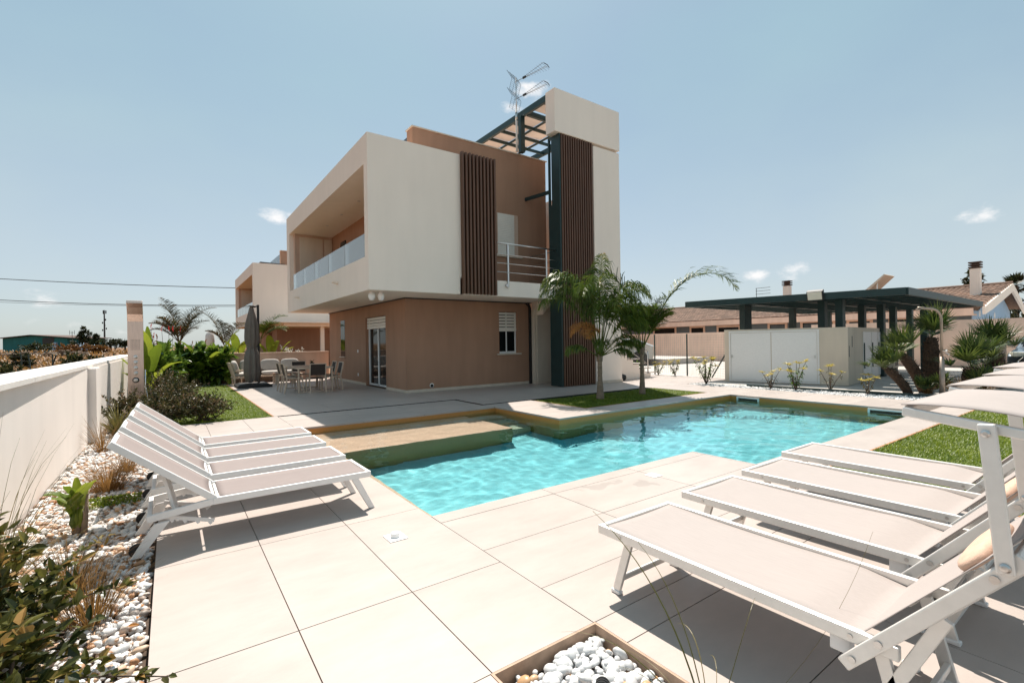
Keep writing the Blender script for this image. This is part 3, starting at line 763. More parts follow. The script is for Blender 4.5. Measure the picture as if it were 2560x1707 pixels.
for n_o in ('pool_walls', 'pool_floor', 'pool_beach', 'pool_beach_base', 'pool_steps', 'pool_ledge'): bpy.data.objects[n_o].cycles.is_caustics_receiver = True
for k, (y0, y1, lab) in enumerate(((5.80, 6.35, 'white framed skimmer mouth in the end pool wall, beside its back corner'), (3.02, 3.62, 'white framed skimmer mouth in the end pool wall, on the lounger side'))):
    t = thing('pool_skimmer', (PX3, (y0 + y1) / 2, WATERZ), lab, 'pool skimmer', 'skimmers in the far pool wall')
    m_ = MB(); X0, X1 = PX3 - .012, PX3 + .004
    X0 -= .012; m_.box(X0, X1, y0, y1, -.066, -.036); m_.box(X0, X1, y0, y1, -.17, -.14); m_.box(X0, X1, y0, y0 + .035, -.14, -.066); m_.box(X0, X1, y1 - .035, y1, -.14, -.066)
    m_.build('frame', 'whiteplastic', t)
    m_ = MB(); m_.box(PX3 - .004, PX3 - .001, y0 + .035, y1 - .035, -.14, -.066); m_.build('opening', 'soil', t)

# ------------------------------------------------------------------ lawns
def lawn(name, rect, n, label, h=.035, z=-.02):
    x0, x1, y0, y1 = rect
    m_ = MB(); m_.box(x0, x1, y0, y1, -.08, z)
    b = struct(name + '_bed', m_, 'turf', label.replace('grass', 'soil').replace('turf', 'soil') + ' bed', 'ground')
    g = np.random.default_rng(n)
    B = np.stack([g.uniform(x0, x1, n), g.uniform(y0, y1, n), np.full(n, z)], 1)
    az = g.uniform(0, 6.28, n); D = np.stack([np.cos(az) * .5, np.sin(az) * .5, np.ones(n)], 1) * (h * g.uniform(.6, 1.25, n))[:, None]
    P = np.stack([B, B + D * .6, B + D + np.stack([np.cos(az), np.sin(az), 0 * az], 1) * h * .35], 1)
    S = np.stack([-np.sin(az), np.cos(az), 0 * az], 1)
    patch = .5 + .5 * np.sin(B[:, 0] * 5.1 + 2 * np.sin(B[:, 1] * 2.3)) * np.sin(B[:, 1] * 4.3 + B[:, 0])
    m_ = MB(); m_.strips(P, S, np.array([[.007, .006, .001]]) * np.ones((n, 1)), np.clip(.25 + .3 * patch + g.normal(0, .25, n), 0, 1))
    return tag(m_.build(name, 'lawn'), label, 'lawn', kind='stuff')
lawn('lawn_grass', LAWN_L, 42000, 'sunlit green lawn grass between the hedge and the closed umbrella')
lawn('lawn_grass', LAWN_G, 26000, 'shaded turf rectangle with two palms between pool and house')
lawn('lawn_grass', (LAWN_R[0], LAWN_R[1], -.6, LAWN_R[3]), 62000, 'green turf next to the pool edge behind the sunshade loungers', h=.038)
mb = MB()
def edging(x0, x1, y0, y1, z=.004): mb.box(x0, x1, y0, y1, -.1, z)
edging(1.62, 1.645, 10.40, 20.05); edging(LAWN_R[0], LAWN_R[1], 2.19, 2.212); edging(LAWN_R[0] - .0, LAWN_R[0] + .02, -3, 2.19)
edging(LAWN_G[0] - .018, LAWN_G[1] + .018, LAWN_G[2] - .018, LAWN_G[2]); edging(LAWN_G[0] - .018, LAWN_G[0], LAWN_G[2], LAWN_G[3])
struct('lawn_edging', mb, 'terracotta', 'thin terracotta edging along the lawns', 'edging')
mb = MB()
edging(BX0 - .012, BX1 + .012, BY1, BY1 + .012, .001); edging(BX0 - .012, BX0, -2, BY1, .001); edging(BX1, BX1 + .012, -2, BY1, .001)
struct('bed_edging', mb, 'bedge', 'thin slab edging round the small white pebble bed', 'edging')

# ------------------------------------------------------------------ pebble beds
mb = MB(); mb.box(-1.2, -.10, -4, 21.2, -.2, -.05); mb.box(-1.2, 1.66, 20.05, 21.2, -.2, -.05); mb.box(-.10, -.05, 10.38, 20.05, -.2, -.03)
struct('border_soil', mb, 'soil', 'dark soil of the planted border along the garden wall', 'ground')
g = np.random.default_rng(3)
def scatter(n, x0, x1, y0, y1, z0, z1): return np.stack([g.uniform(x0, x1, n), g.uniform(y0, y1, n), g.uniform(z0, z1, n)], 1)
mb = MB()
P = scatter(9000, -1.0, -.125, 1.2, 6.0, -.05, -.008); s_ = .009 + .022 * g.uniform(0, 1, len(P)) ** 1.6; pebbles(mb, P, s_, ICO1, g, lump=.085)
P = scatter(4200, -1.0, -.125, 6.0, 10.3, -.05, -.008); s_ = g.uniform(.017, .03, len(P)); pebbles(mb, P, s_, ICO1, g, lump=.05)
P = scatter(1500, -.9, 1.64, 20.05, 20.9, -.05, -.01); s_ = g.uniform(.02, .035, len(P)); pebbles(mb, P, s_, ICO0, g)
tag(mb.build('pebble_border', 'pebble', smooth=True), 'white and rust coloured pebbles along the white garden wall', 'pebbles', kind='stuff')
mb = MB()
P = scatter(760, BX0 + .02, BX1 - .02, .3, BY1 - .03, -.055, -.03); s_ = .012 + .022 * g.uniform(0, 1, len(P)) ** 1.3; pebbles(mb, P, s_, ICO2, g, flat=.72, lump=.024)
P = scatter(520, BX0 + .01, BX1 - .01, .3, BY1 - .012, -.085, -.06); s_ = g.uniform(.018, .03, len(P)); pebbles(mb, P, s_, ICO1, g, flat=.75, lump=.03)
tag(mb.build('pebble_bed', 'pebblew', smooth=True), 'rounded white pebbles in the small bed at the bottom edge', 'pebbles', kind='stuff')
n = 150; P = np.stack([g.uniform(-.98, -.13, n), g.uniform(1.4, 7.5, n), np.full(n, .012)], 1)
mb = MB(); mb.leaves(P, np.stack([g.normal(size=n), g.normal(size=n), g.normal(0, .25, n)], 1), np.stack([g.normal(0, .3, n), g.normal(0, .3, n), np.ones(n)], 1), g.uniform(.025, .055, n), .02, g.uniform(0, 1, n))
tag(mb.build('leaf_litter', 'dryfrond'), 'dry brown leaves fallen on the pebble border', 'leaf litter', kind='stuff')
mb = MB(); mb.box(BX0, BX1, -2, BY1, -.2, -.09); mb.box(13.1, 14.6, 1.5, 9.0, -.2, -.03)
struct('bed_soil', mb, 'soil', 'soil under the pebble and gravel beds', 'ground')
mb = MB()
n = 5200; u = g.uniform(0, 1, n); yy = 1.8 + 7.1 * u; P = np.stack([13.1 + g.uniform(0, 1, n) * (.75 - .1 * u + .5 * (u < .3)), yy, g.uniform(-.03, .004, n)], 1)
pebbles(mb, P, g.uniform(.014, .03, n), ICO0, g)
tag(mb.build('gravel_strip', 'gravel'), 'grey and white gravel strip with young plants beyond the pool', 'gravel', kind='stuff')
mb = MB(); mb.bar((14.2, 2.0, .02), (13.78, 5.6, .02), .04, .08); mb.bar((13.78, 5.6, .02), (13.65, 7.3, .02), .04, .08)
tag(mb.build('gravel_edge', 'steel'), 'dark edging board behind the gravel strip', 'edging board')

# ------------------------------------------------------------------ left garden wall
t = thing('garden_wall', (-1.1, 4, 0), 'long white rendered garden wall with pale coping, bordering the dry field', 'wall')
mb = MB(); mb.prism([(-1.196, -6), (-.998, 9.34), (-1.2, 9.34), (-1.345, -6)], -.3, 1.102); mb.build('panel', 'wallw', t)
mb = MB(); mb.prism([(-.905, 9.40), (-.905, 9.95), (-1.2, 9.95), (-1.2, 9.40)], -.3, 1.10)
mb.prism([(-.985, 9.95), (-.96, 21.1), (-1.2, 21.1), (-1.2, 9.95)], -.3, 1.10); mb.build('panel', 'wallw', t)
mb = MB(); mb.prism([(-1.02, 9.34), (-1.02, 9.40), (-1.2, 9.40), (-1.2, 9.34)], -.3, 1.10); mb.build('expansion_joint', 'black', t)
mb = MB()
ys = np.arange(-6, 21.2, 1.2)
for a, b in zip(ys[:-1], ys[1:]): mb.extrude([(0, 0), (.36, 0), (.36, .052), (0, .06)], (-1.355, a + .003, 1.104), (1, 0, 0), (0, 0, 1), (0, b - a - .006, 0))
mb.build('coping', 'coping', t, bevel=.004)
# back garden wall
t = thing('garden_wall', (2.2, 21.1, 0), 'low peach rendered wall behind the outdoor sofa', 'wall')
mb = MB(); mb.box(-1.19, 5.46, 21.0, 21.22, -.3, 1.07); mb.build('panel', 'peach', t)
mb = MB(); mb.box(-1.19, 5.46, 20.965, 21.255, 1.07, 1.12); mb.build('coping', 'peach', t, bevel=.004)
# ------------------------------------------------------------------ the villa
def villa(dx, dy, label, own):
    H = thing('villa', (5.3 + dx, 14 + dy, 0), label, 'house', None)
    def B(name, m, boxes, parent=H, bevel=.004, **k):
        q = MB()
        for b in boxes: q.box(b[0] + dx, b[1] + dx, b[2] + dy, b[3] + dy, b[4], b[5])
        return q.build(name, m, parent, bevel=bevel, **k)
    # upper storey: white box with a deep loggia on its left side
    ZS, ZR = 2.69, 6.42
    up = B('upper_storey', 'white', [
        (3.83, 6.365, 11.10, 11.36, ZS, ZR), (3.83, 3.99, 11.36, 20.67, ZS, 3.50), (3.83, 5.60, 20.20, 20.67, 3.50, ZR),
        (3.83, 6.30, 11.36, 20.20, 5.73, ZR), (3.99, 5.40, 11.36, 20.67, ZS, 3.02)], bevel=0)
    B('loggia_wall', 'brown', [(5.40, 5.60, 11.36, 20.20, 3.02, 5.73)], bevel=0)
    B('loggia_end_wall', 'peach', [(3.99, 5.40, 19.96, 20.20, 3.02, 5.73)], bevel=0)
    B('cupboard_door', 'cream', [(4.16, 5.02, 19.925, 19.96, 3.05, 5.62)]); B('cupboard_door', 'cream', [(5.08, 5.38, 19.925, 19.96, 3.05, 5.62)])
    B('loggia_window', 'glassdark', [(5.375, 5.40, 18.1, 18.75, 3.9, 5.3)], bevel=0)
    ys = [11.42, 13.1, 14.75, 16.4, 18.05, 19.7]
    for a, b in zip(ys[:-1], ys[1:]): B('glass_panel', 'glass', [(3.87, 3.885, a + .012, b - .012, 3.44, 4.085)], bevel=0)
    # ground floor
    B('ground_floor', 'brown', [(5.36, 8.53, 12.58, 14.10, 0, ZS), (5.36, 9.78, 15.95, 20.4, 0, ZS), (5.58, 9.78, 14.10, 15.95, 0, ZS), (5.36, 5.58, 14.10, 15.95, 2.27, ZS),
        (8.53, 9.26, 12.80, 14.10, 0, ZS), (8.53, 9.26, 12.58, 12.80, 0, 1.0), (8.53, 9.26, 12.58, 12.80, 2.365, ZS), (9.26, 9.78, 12.58, 14.10, 0, ZS)], bevel=0)
    B('skirting', 'skirting', [(5.345, 5.36, 12.565, 14.10, .002, .085), (5.36, 9.70, 12.565, 12.58, .002, .085), (5.345, 5.36, 15.95, 20.4, .002, .085)], bevel=.002)
    B('shadow_gap_strip', 'black', [(5.33, 9.80, 12.555, 12.58, ZS - .035, ZS - .002), (5.33, 5.36, 12.58, 20.4, ZS - .035, ZS - .002)], bevel=0)  # solid black strips standing in for the shade of a gap under the slab
    # parapet and roof terrace
    B('roof_parapet', 'brown', [(5.66, 10.55, 12.58, 12.98, ZR - .1, 7.55), (6.30, 10.55, 12.58, 12.98, 3.02, ZR - .1)], bevel=0)
    B('parapet_cap', 'skirting', [(5.63, 10.60, 12.55, 13.01, 7.55, 7.585)])
    B('terrace_glass', 'clear', [(5.70, 5.712, 13.02, 17.5, ZR + .1, 7.42)], bevel=0)
    B('core', 'peach', [(6.32, 10.2, 12.99, 20.4, ZS + .02, ZR - .15)], bevel=0)
    if not own:
        q = MB(); q.bar((4.3 + dx, 12.0 + dy, 6.55), (5.7 + dx, 12.0 + dy, 6.50), .9, .05); q.build('roof_panel', 'black', H)
        q = MB()
        q.box(5.0 + dx, 9.2 + dx, 8.2 + dy, 10.9 + dy, 2.47, 2.66); q.box(7.05 + dx, 7.26 + dx, 8.4 + dy, 8.6 + dy, 0, 2.47)
        q.box(4.4 + dx, 9.2 + dx, 7.9 + dy, 11.0 + dy, 2.66, 2.72)
        q.build('porch', 'white', H, bevel=.004)
        B('upper_wall', 'white', [(6.30, 10.4, 11.2, 11.5, ZS, ZR)], bevel=0)
        return H
    # balcony at the front
    B('balcony', 'white', [(6.30, 9.80, 11.10, 11.24, ZS, 3.13), (6.30, 9.80, 11.24, 12.58, ZS, 2.98), (5.40, 6.30, 11.36, 12.58, ZS, 3.02)], bevel=0)
    B('balcony_side_wall', 'brown', [(6.05, 6.302, 11.37, 12.58, 3.0, 5.72)], bevel=0)
    B('balcony_side_door', 'glassdark', [(6.303, 6.312, 11.45, 12.2, 3.05, 5.6)], bevel=0)
    # sliding timber screen in front of the balcony
    def slats(name, x0, x1, y0, y1, z0, z1, n, frac):
        q = MB(); p = (x1 - x0) / n
        for k in range(n): q.box(x0 + p * k, x0 + p * k + p * frac, y0, y1, z0, z1)
        s = q.build(name, 'timber', H, bevel=.003)
        q = MB(); q.box(x0 + .01, x1 - p * (1 - frac) - .01, y1 - .018, y1 + .02, z0 + .04, z1 - .04); q.build('gap_shade_board', 'gapshade', s)  # added board whose near-black colour paints the slat gaps as shade
        return s
    slats('timber_screen', 6.33, 7.46, 10.97, 11.075, 2.70, 6.475, 10, .52)
    slats('timber_screen', 9.70, 11.06, 10.80, 10.90, .02, 7.70, 14, .50)
    B('screen_frame', 'steel', [(9.635, 9.70, 10.83, 11.20, .02, 7.70), (9.635, 9.69, 11.29, 11.36, .02, 7.70), (9.635, 9.69, 11.20, 11.29, 7.62, 7.70), (9.638, 9.685, 11.20, 11.29, .02, 5.6)], bevel=.003)
    q = MB(); q.bar((9.66, 11.36, 6.04), (9.66, 12.58, 6.12), .05, .11); q.build('steel_bracket', 'steel', H)
    # tower at the right
    B('tower', 'white', [(11.06, 12.27, 10.80, 12.2, 0, 7.63), (11.06, 12.27, 12.2, 20.0, 0, 6.4)], bevel=.01)
    B('tower_foot', 'skirting', [(11.06, 12.285, 10.785, 10.80, .002, .10)], bevel=.002)
    B('tower_head', 'white', [(9.43, 12.27, 10.77, 11.20, 7.70, 9.0)], bevel=.012)
    B('tower_neck', 'cream', [(11.2, 12.2, 10.9, 11.15, 7.63, 7.70)], bevel=0)
    B('porch_wall', 'cream', [(9.86, 10.9, 12.30, 12.55, 0, ZS), (9.79, 9.86, 12.33, 12.56, 0, 2.45)], bevel=0)
    B('skirting', 'skirting', [(9.86, 10.9, 12.285, 12.30, .002, .085)], bevel=.002)
    q = MB(); q.extrude([(0, 0), (.42, 0), (0, -.42)], (9.87, 12.0, ZS - .002), (1, 0, 0), (0, 0, 1), (0, .3, 0)); q.build('corbel', 'white', H)
    # steel roof canopy behind the tower head
    q = MB()
    for x in (9.47, 12.1): q.bar((x, 11.2, 8.84), (x, 18.3, 8.84), .10, .20)
    q.bar((9.42, 18.3, 8.84), (12.15, 18.3, 8.84), .10, .20)
    for y in (11.35, 13.0, 13.75, 14.5, 15.25, 16.0, 16.75, 17.5): q.bar((9.52, y, 8.80), (12.05, y, 8.80), .06, .10)
    q.bar((9.52, 12.2, 8.80), (12.05, 12.2, 8.80), .10, .16)
    q.bar((10.42, 11.4, 8.83), (10.42, 18.2, 8.83), .05, .06); q.bar((11.3, 11.4, 8.83), (11.3, 18.2, 8.83), .05, .06)
    pg = q.build('roof_canopy', 'steel', H, bevel=.003)
    for bx in ((9.36, 9.52, 12.36, 12.52, 7.585, 8.76), (9.42, 9.52, 18.2, 18.3, 6.4, 8.76), (12.05, 12.15, 18.2, 18.3, 6.4, 8.76)):
        q = MB(); q.box(*bx); q.build('post', 'steel', pg, bevel=.003)
    q = MB()
    for (a, b) in ((11.45, 12.05), (12.3, 13.0), (13.04, 13.72), (13.78, 14.47), (14.53, 15.2), (15.3, 15.95), (16.05, 16.7), (16.8, 17.45), (17.55, 18.2)):
        for (c, d) in ((9.55, 10.39), (10.45, 11.27)):
            q.box(c, d, a, b, 8.875, 8.90)
    q.build('roof_board', 'slab', pg)
    # openings of the ground floor, left side and front
    dr = B('sliding_door', 'whiteplastic', [(5.46, 5.53, 14.12, 14.20, .03, 2.26), (5.46, 5.53, 15.0, 15.07, .03, 1.9), (5.46, 5.53, 15.85, 15.93, .03, 2.26), (5.46, 5.53, 14.20, 15.85, .03, .09)], bevel=.003)
    B('pane', 'glassdark', [(5.49, 5.50, 14.20, 15.0, .09, 2.2), (5.495, 5.505, 15.07, 15.85, .09, 2.2)], dr, bevel=0)
    q = MB()
    for k in range(4): q.box(5.415, 5.44, 14.12, 15.93, 1.89 + .095 * k, 1.89 + .095 * k + (.08 if k else .088))
    q.build('roller_shutter', 'shutter', H, bevel=.004)
    B('slit_window', 'glassdark', [(5.352, 5.362, 18.28, 18.80, .93, 2.30)], bevel=0); B('window_sill', 'skirting', [(5.30, 5.36, 18.24, 18.84, .90, .93)])
    wf = B('window', 'whiteplastic', [(8.53, 8.58, 12.68, 12.73, 1.03, 2.36), (9.21, 9.26, 12.68, 12.73, 1.03, 2.36), (8.58, 9.21, 12.68, 12.73, 1.03, 1.09), (8.86, 8.90, 12.68, 12.73, 1.09, 2.36)], bevel=.003)
    B('pane', 'glassdark', [(8.58, 9.21, 12.70, 12.71, 1.09, 2.36)], wf, bevel=0)
    B('window_sill', 'skirting', [(8.43, 9.38, 12.53, 12.80, .985, 1.03)])
    q = MB()
    for k in range(6): q.box(8.535, 9.255, 12.645, 12.665, 1.78 + .097 * k + (.012 if k else -.04), 1.78 + .097 * k + .085)
    q.build('roller_shutter', 'shutter', H, bevel=.004)
    # upper window with its shutter down
    B('window_reveal', 'peach', [(8.50, 9.33, 12.572, 12.58, 4.17, 5.53)], bevel=0)
    q = MB()
    for k in range(24): q.box(8.52, 9.17, 12.552, 12.572, 4.2 + .055 * k, 4.2 + .055 * k + .050)
    q.build('roller_shutter', 'shutter', H, bevel=.003)
    B('window_sill', 'skirting', [(8.40, 9.45, 12.50, 12.58, 4.13, 4.17)])
    B('wall_vent', 'black', [(9.05, 9.2, 12.57, 12.58, 3.2, 3.32)], bevel=0)
    # rail of the balcony
    q = MB(); q.tube([(7.45, 11.06, 4.185), (9.72, 11.06, 4.185)], .022, n=8); q.tube([(9.72, 11.06, 4.185), (9.72, 12.5, 4.185)], .02, n=8); rail = q.build('balcony_railing', 'inox', H, smooth=True)
    q = MB()
    for z in (3.37, 3.62, 3.87):
        q.tube([(7.45, 11.05, z), (9.70, 11.05, z)], .009, n=6); q.tube([(9.70, 11.05, z), (9.70, 12.5, z)], .009, n=6)
    q.build('rod', 'inox', rail)
    for x in (7.85, 9.27):
        q = MB(); q.box(x - .025, x + .025, 11.06, 11.10, 2.95, 4.165); q.build('post', 'inox', rail, bevel=.002)
        q = MB(); q.lathe([(.045, 0), (.045, .06)], (x - .05, 11.10, 3.0), n=14, axis=(0, -1, 0)); q.build('bracket', 'inox', rail)
    # downpipe, vents, lamps, switches
    q = MB(); q.box(9.70, 9.78, 12.50, 12.56, .002, 2.55); q.bar((9.74, 12.53, 2.55), (9.62, 12.53, 2.68), .06, .08); q.build('downpipe', 'black', H, bevel=.004)
    q = MB(); q.lathe([(.07, 0), (.07, .012), (.05, .014)], (6.14, 12.58, .17), n=20, axis=(0, -1, 0)); vt = q.build('round_vent', 'inox', H)
    q = MB(); q.lathe([(.045, .0145), (.045, .017)], (6.14, 12.58, .17), n=20, axis=(0, -1, 0)); q.build('vent_mouth', 'black', vt)
    for y in (13.69, 18.6):
        q = MB(); q.extrude([(0, 0), (.16, .03), (.16, .07), (0, .09)], (3.83, y - .06, 3.09), (-1, 0, 0), (0, 0, 1), (0, .12, 0)); q.build('wall_lamp', 'white', H, bevel=.004)
    for x, y in ((4.05, 11.55), (4.27, 11.50)):
        q = MB(); q.lathe([(.05, 0), (.05, -.03), (.075, -.05), (.085, -.12), (.06, -.2), (.02, -.22)], (x, y, 2.689), n=18); q.build('soffit_spotlight', 'whiteplastic', H, smooth=True)
    for x, y, z in ((4.6, 12.4, 2.69), (4.6, 14.5, 2.69), (4.6, 16.6, 2.69), (4.6, 18.7, 2.69), (6.6, 11.8, 2.69), (8.6, 11.8, 2.69), (4.7, 12.6, 5.73), (4.7, 14.4, 5.73), (4.7, 16.2, 5.73), (4.7, 18.0, 5.73)):
        q = MB(); q.lathe([(.05, 0), (.05, -.006)], (x, y, z), n=14); q.build('recessed_light', 'inox', H)
    B('wall_switch', 'whiteplastic', [(5.352, 5.36, 16.72, 16.82, 1.10, 1.20)]); B('wall_socket', 'whiteplastic', [(5.352, 5.36, 16.72, 16.82, .28, .38)])
    return H
villa(0, 0, 'modern two storey villa with white upper box, brown ground floor and tower', True)
villa(.27, 21.4, 'neighbouring white villa of the same design standing behind the peach wall', False)

# outside stair at the tower's right side
t = thing('outside_stair', (13.3, 11.4, 0), 'white outside stair with a sloping steel handrail beside the tower', 'stair')
mb = MB(); st = [(14.45, .0), (14.45, .165), (14.12, .165), (14.12, .34), (13.80, .34), (13.80, .515), (13.48, .515), (13.48, .69), (13.16, .69), (13.16, .86), (12.84, .86), (12.84, 1.04), (12.3, 1.04), (12.3, .55), (12.85, .35), (13.0, 0.0)]
mb.extrude([(x, z) for x, z in st], (0, 11.35, 0), (1, 0, 0), (0, 0, 1), (0, .12, 0)); mb.build('string_wall', 'white', t)
mb = MB()
for k in range(6): mb.box(12.82 + .323 * k, 13.18 + .323 * k, 11.33, 12.6, 1.04 - .174 * k - .0, 1.07 - .174 * k)
mb.build('tread', 'tile', t)
mb = MB(); mb.tube([(12.3, 11.42, 1.95), (12.5, 11.42, 1.95), (14.4, 11.42, .95)], .018, n=8); mb.tube([(12.5, 11.42, 1.45), (14.4, 11.42, .5)], .008, n=6)
mb.box(14.37, 14.40, 11.40, 11.43, .15, .97)
mb.build('handrail', 'inox', t, smooth=True)
mb = MB(); mb.lathe([(.02, 0), (.10, .02), (.13, .1), (.11, .18), (.03, .22)], (12.75, 11.2, 0), n=16); mb.lathe([(.09, 0), (.11, .08), (.05, .16)], (12.55, 11.25, 0), n=14)
tag(mb.build('garden_hose', 'black', smooth=True), 'black coiled hose lying at the foot of the outside stair', 'hose')

# roof antenna
t = thing('roof_antenna', (9.25, 12.45, 7.585), 'mast with two television aerials beside the roof canopy', 'antenna')
mb = MB(); mb.tube([(9.25, 12.45, 7.585), (9.25, 12.45, 8.95)], .035, n=10); mb.build('pole', 'coping', t, smooth=True)
mb = MB(); mb.tube([(9.25, 12.45, 8.8), (9.25, 12.45, 10.0)], .016, n=8); mb.lathe([(.045, 0), (.045, .25)], (9.25, 12.45, 8.6), n=10); mb.build('mast', 'inox', t, smooth=True)
def aerial(z):
    q = MB(); b = np.array([9.25, 12.45, z]); d = nrm(np.array([.35, -1.0, .12])); s = nrm(np.cross(d, (0, 0, 1))); u = np.cross(s, d); R_ = .006
    for a in (-.13, 0, .13): q.tube([b + d * .35 + s * a * .25, b + d * 1.15 + s * a * 1.0 + u * abs(a) * .4], R_, n=5)
    for k in range(9):
        f = .4 + k * .09; wv = .09 + .02 * k
        q.tube([b + d * f - s * wv, b + d * f + s * wv], .0035, n=4)
    q.tube([b + d * 1.17 - s * .16, b + d * 1.2, b + d * 1.17 + s * .16], .012, n=5)
    q.tube([b - d * .05, b + d * .5], .009, n=5); q.obox(b + d * .33, d * .06, s * .02, u * .03)
    for sg in (1, -1):
        fold = nrm(u * sg * .75 - d * .35)
        for k in range(7): q.tube([b + d * .02 + fold * (.03 + .055 * k) - s * .26, b + d * .02 + fold * (.03 + .055 * k) + s * .26], .0035, n=4)
        for a in (-.26, -.09, .09, .26): q.tube([b + d * .02 + s * a, b + d * .02 + s * a + fold * .38], .005, n=4)
    q.build('aerial', 'wire', t)
aerial(9.86); aerial(9.30)
# ------------------------------------------------------------------ sun loungers with canopy (right)
def canopy_lounger(loc, label, group):
    """local frame: x across (0 .. .635), foot end at y = 0, head towards -y, seat top z = .369"""
    t = thing('sun_lounger', loc, label, 'sun lounger', group); X, Y, Z0 = loc
    def mb(): return MB()
    Wd, HG, TOP = .635, -1.32, .369
    def P(x, y, z): return np.array([X + x, Y + y, z])
    q = mb()
    for x in (.0, Wd - .028): q.box(X + x, X + x + .028, Y + HG - .05, Y, TOP - .048, TOP)
    q.box(X + .028, X + Wd - .028, Y - .030, Y, TOP - .046, TOP - .001)
    fr = q.build('seat_frame', 'alu', t, bevel=.004)
    for x in (-.004, Wd - .001):
        for y in (-.16, HG + .09):
            q = mb(); q.lathe([(.009, 0), (.009, .005)], P(x, y, TOP - .026), n=10, axis=(1, 0, 0)); q.build('rivet', 'inox', fr)
    # fabric: seat and backrest in one sling, dipping at the fold
    BA = nrm(np.array([0, -.427, .50])); PV = P(0, HG + .055, TOP - .06)          # backrest direction, fold point
    rows = []
    ny = 26
    for k in range(ny):
        y = -.028 + (HG + .085 + .028) * k / (ny - 1); f = k / (ny - 1)
        rows.append((y, TOP - .008 - .012 * math.sin(f * math.pi) - .03 * max(0, f - .86) / .14, .0))
    y0, z0 = rows[-1][0], rows[-1][1]
    for k in range(1, 17):
        s = .66 * k / 16; rows.append((y0 + BA[1] * s, z0 + BA[2] * s, .02 * math.sin(math.pi * k / 16)))
    nx = 9; V = []
    for (y, z, dip) in rows:
        for i in range(nx):
            u = i / (nx - 1); V.append(P(.024 + (Wd - .048) * u, y, z - (.006 + dip) * math.sin(u * math.pi)))
    n = len(rows); b = [(r * nx + i, r * nx + i + 1, (r + 1) * nx + i + 1, (r + 1) * nx + i) for r in range(n - 1) for i in range(nx - 1)]
    q = mb(); q.add(V, q=b); q.build('sling', 'sling', t, smooth=True, solid=.003)
    # backrest rails on the outside of the seat rails
    q = mb(); lo = P(0, HG + .105, .245); hi = P(0, HG + .105, .245) + BA * .70
    for x in (-.030, Wd + .002): q.bar(lo + (x + .014, 0, 0), hi + (x + .014, 0, 0), .024, .046, up=(0, BA[2], -BA[1]))
    q.bar(hi + (.0, 0, 0) - BA * .03, hi + (Wd, 0, 0) - BA * .03, .028, .04, up=(0, BA[2], -BA[1]))
    br = q.build('back_frame', 'alu', t, bevel=.005)
    for x in (-.034, Wd + .028):
        for s in (.045, .165, .60):
            q = mb(); q.lathe([(.012, 0), (.012, .006)], lo + BA * s + (x, 0, 0), n=12, axis=(1, 0, 0)); q.build('rivet', 'inox', br)
    # pillow
    g = np.random.default_rng(5); v, f = ICO2; c = lo + BA * .54 + np.array([Wd / 2, 0, 0]) + np.array([0, BA[2], -BA[1]]) * .045
    S = np.sign(v) * np.abs(v) ** .75
    q = mb(); q.add(c + S[:, :1] * np.array([.23, 0, 0]) + S[:, 1:2] * BA * .07 + S[:, 2:] * np.array([0, BA[2], -BA[1]]) * .028, t=f); q.build('pillow', 'cushion', t, smooth=True)
    # legs: each a flat bar, with plastic feet and cross bars
    for (ya, yb, nm) in ((-.185, -.085, 'front'), (HG + .02, HG - .06, 'rear'), (HG - .20, HG - .06, 'prop')):
        for x in (.055, Wd - .055):
            q = mb(); za = TOP - .04 if nm != 'prop' else .50
            if nm == 'prop': q.bar(P(x, HG - .16, .50), P(x, HG + .07, .012), .022, .042, up=(0, 1, 0))
            else: q.bar(P(x, ya, za), P(x, yb, .012), .022, .045, up=(0, 1, 0))
            lg = q.build('leg', 'alu', t, bevel=.003)
            q = mb(); fy = yb if nm != 'prop' else HG + .07
            q.box(X + x - .017, X + x + .017, Y + fy - .03, Y + fy + .03, .001, .022); q.build('foot_cap', 'whiteplastic', lg, bevel=.005)
    q = mb(); q.bar(P(.06, -.105, .085), P(Wd - .06, -.105, .085), .02, .028); q.build('stretcher', 'alu', t, bevel=.003); q = mb(); q.bar(P(.06, HG - .05, .08), P(Wd - .06, HG - .05, .08), .02, .028); q.build('stretcher', 'alu', t, bevel=.003)
    q = mb(); q.box(X + .035, X + .075, Y + HG + .10, Y + HG + .17, TOP - .12, TOP - .05); q.build('hinge_bracket', 'whiteplastic', t, bevel=.006); q = mb(); q.box(X + Wd - .075, X + Wd - .035, Y + HG + .10, Y + HG + .17, TOP - .12, TOP - .05); q.build('hinge_bracket', 'whiteplastic', t, bevel=.006)
    # canopy: two arms, a frame and a bulging sling
    A0 = hi - BA * .06; A1 = P(0, -1.595, 1.137)
    for x, xb in ((-.058, -.058), (Wd + .03, Wd + .058)):
        q = mb(); q.bar(A0 + (x + .014, 0, 0), A1 + (x + .014, 0, .015), .022, .040, up=(0, 1, 0)); ar = q.build('canopy_arm', 'alu', t, bevel=.005)
        q = mb(); q.lathe([(.013, 0), (.013, .003), (.008, .006), (.003, .007)], A0 + (xb + (.002 if x < 0 else -.002), 0, .02), n=16, axis=(-1 if x < 0 else 1, 0, 0)); q.build('bolt', 'inox', ar)
        q = mb(); q.lathe([(.011, 0), (.011, .003), (.006, .006)], A1 + (xb + (.002 if x < 0 else -.002), 0, -.012), n=16, axis=(-1 if x < 0 else 1, 0, 0)); q.build('bolt', 'inox', ar)
    C0, C1 = (-1.395, 1.165), (-1.98, 1.085)
    q = mb()
    for x in (-.028, Wd + .004): q.bar(P(x + .012, C0[0], C0[1]), P(x + .012, C1[0], C1[1]), .022, .030)
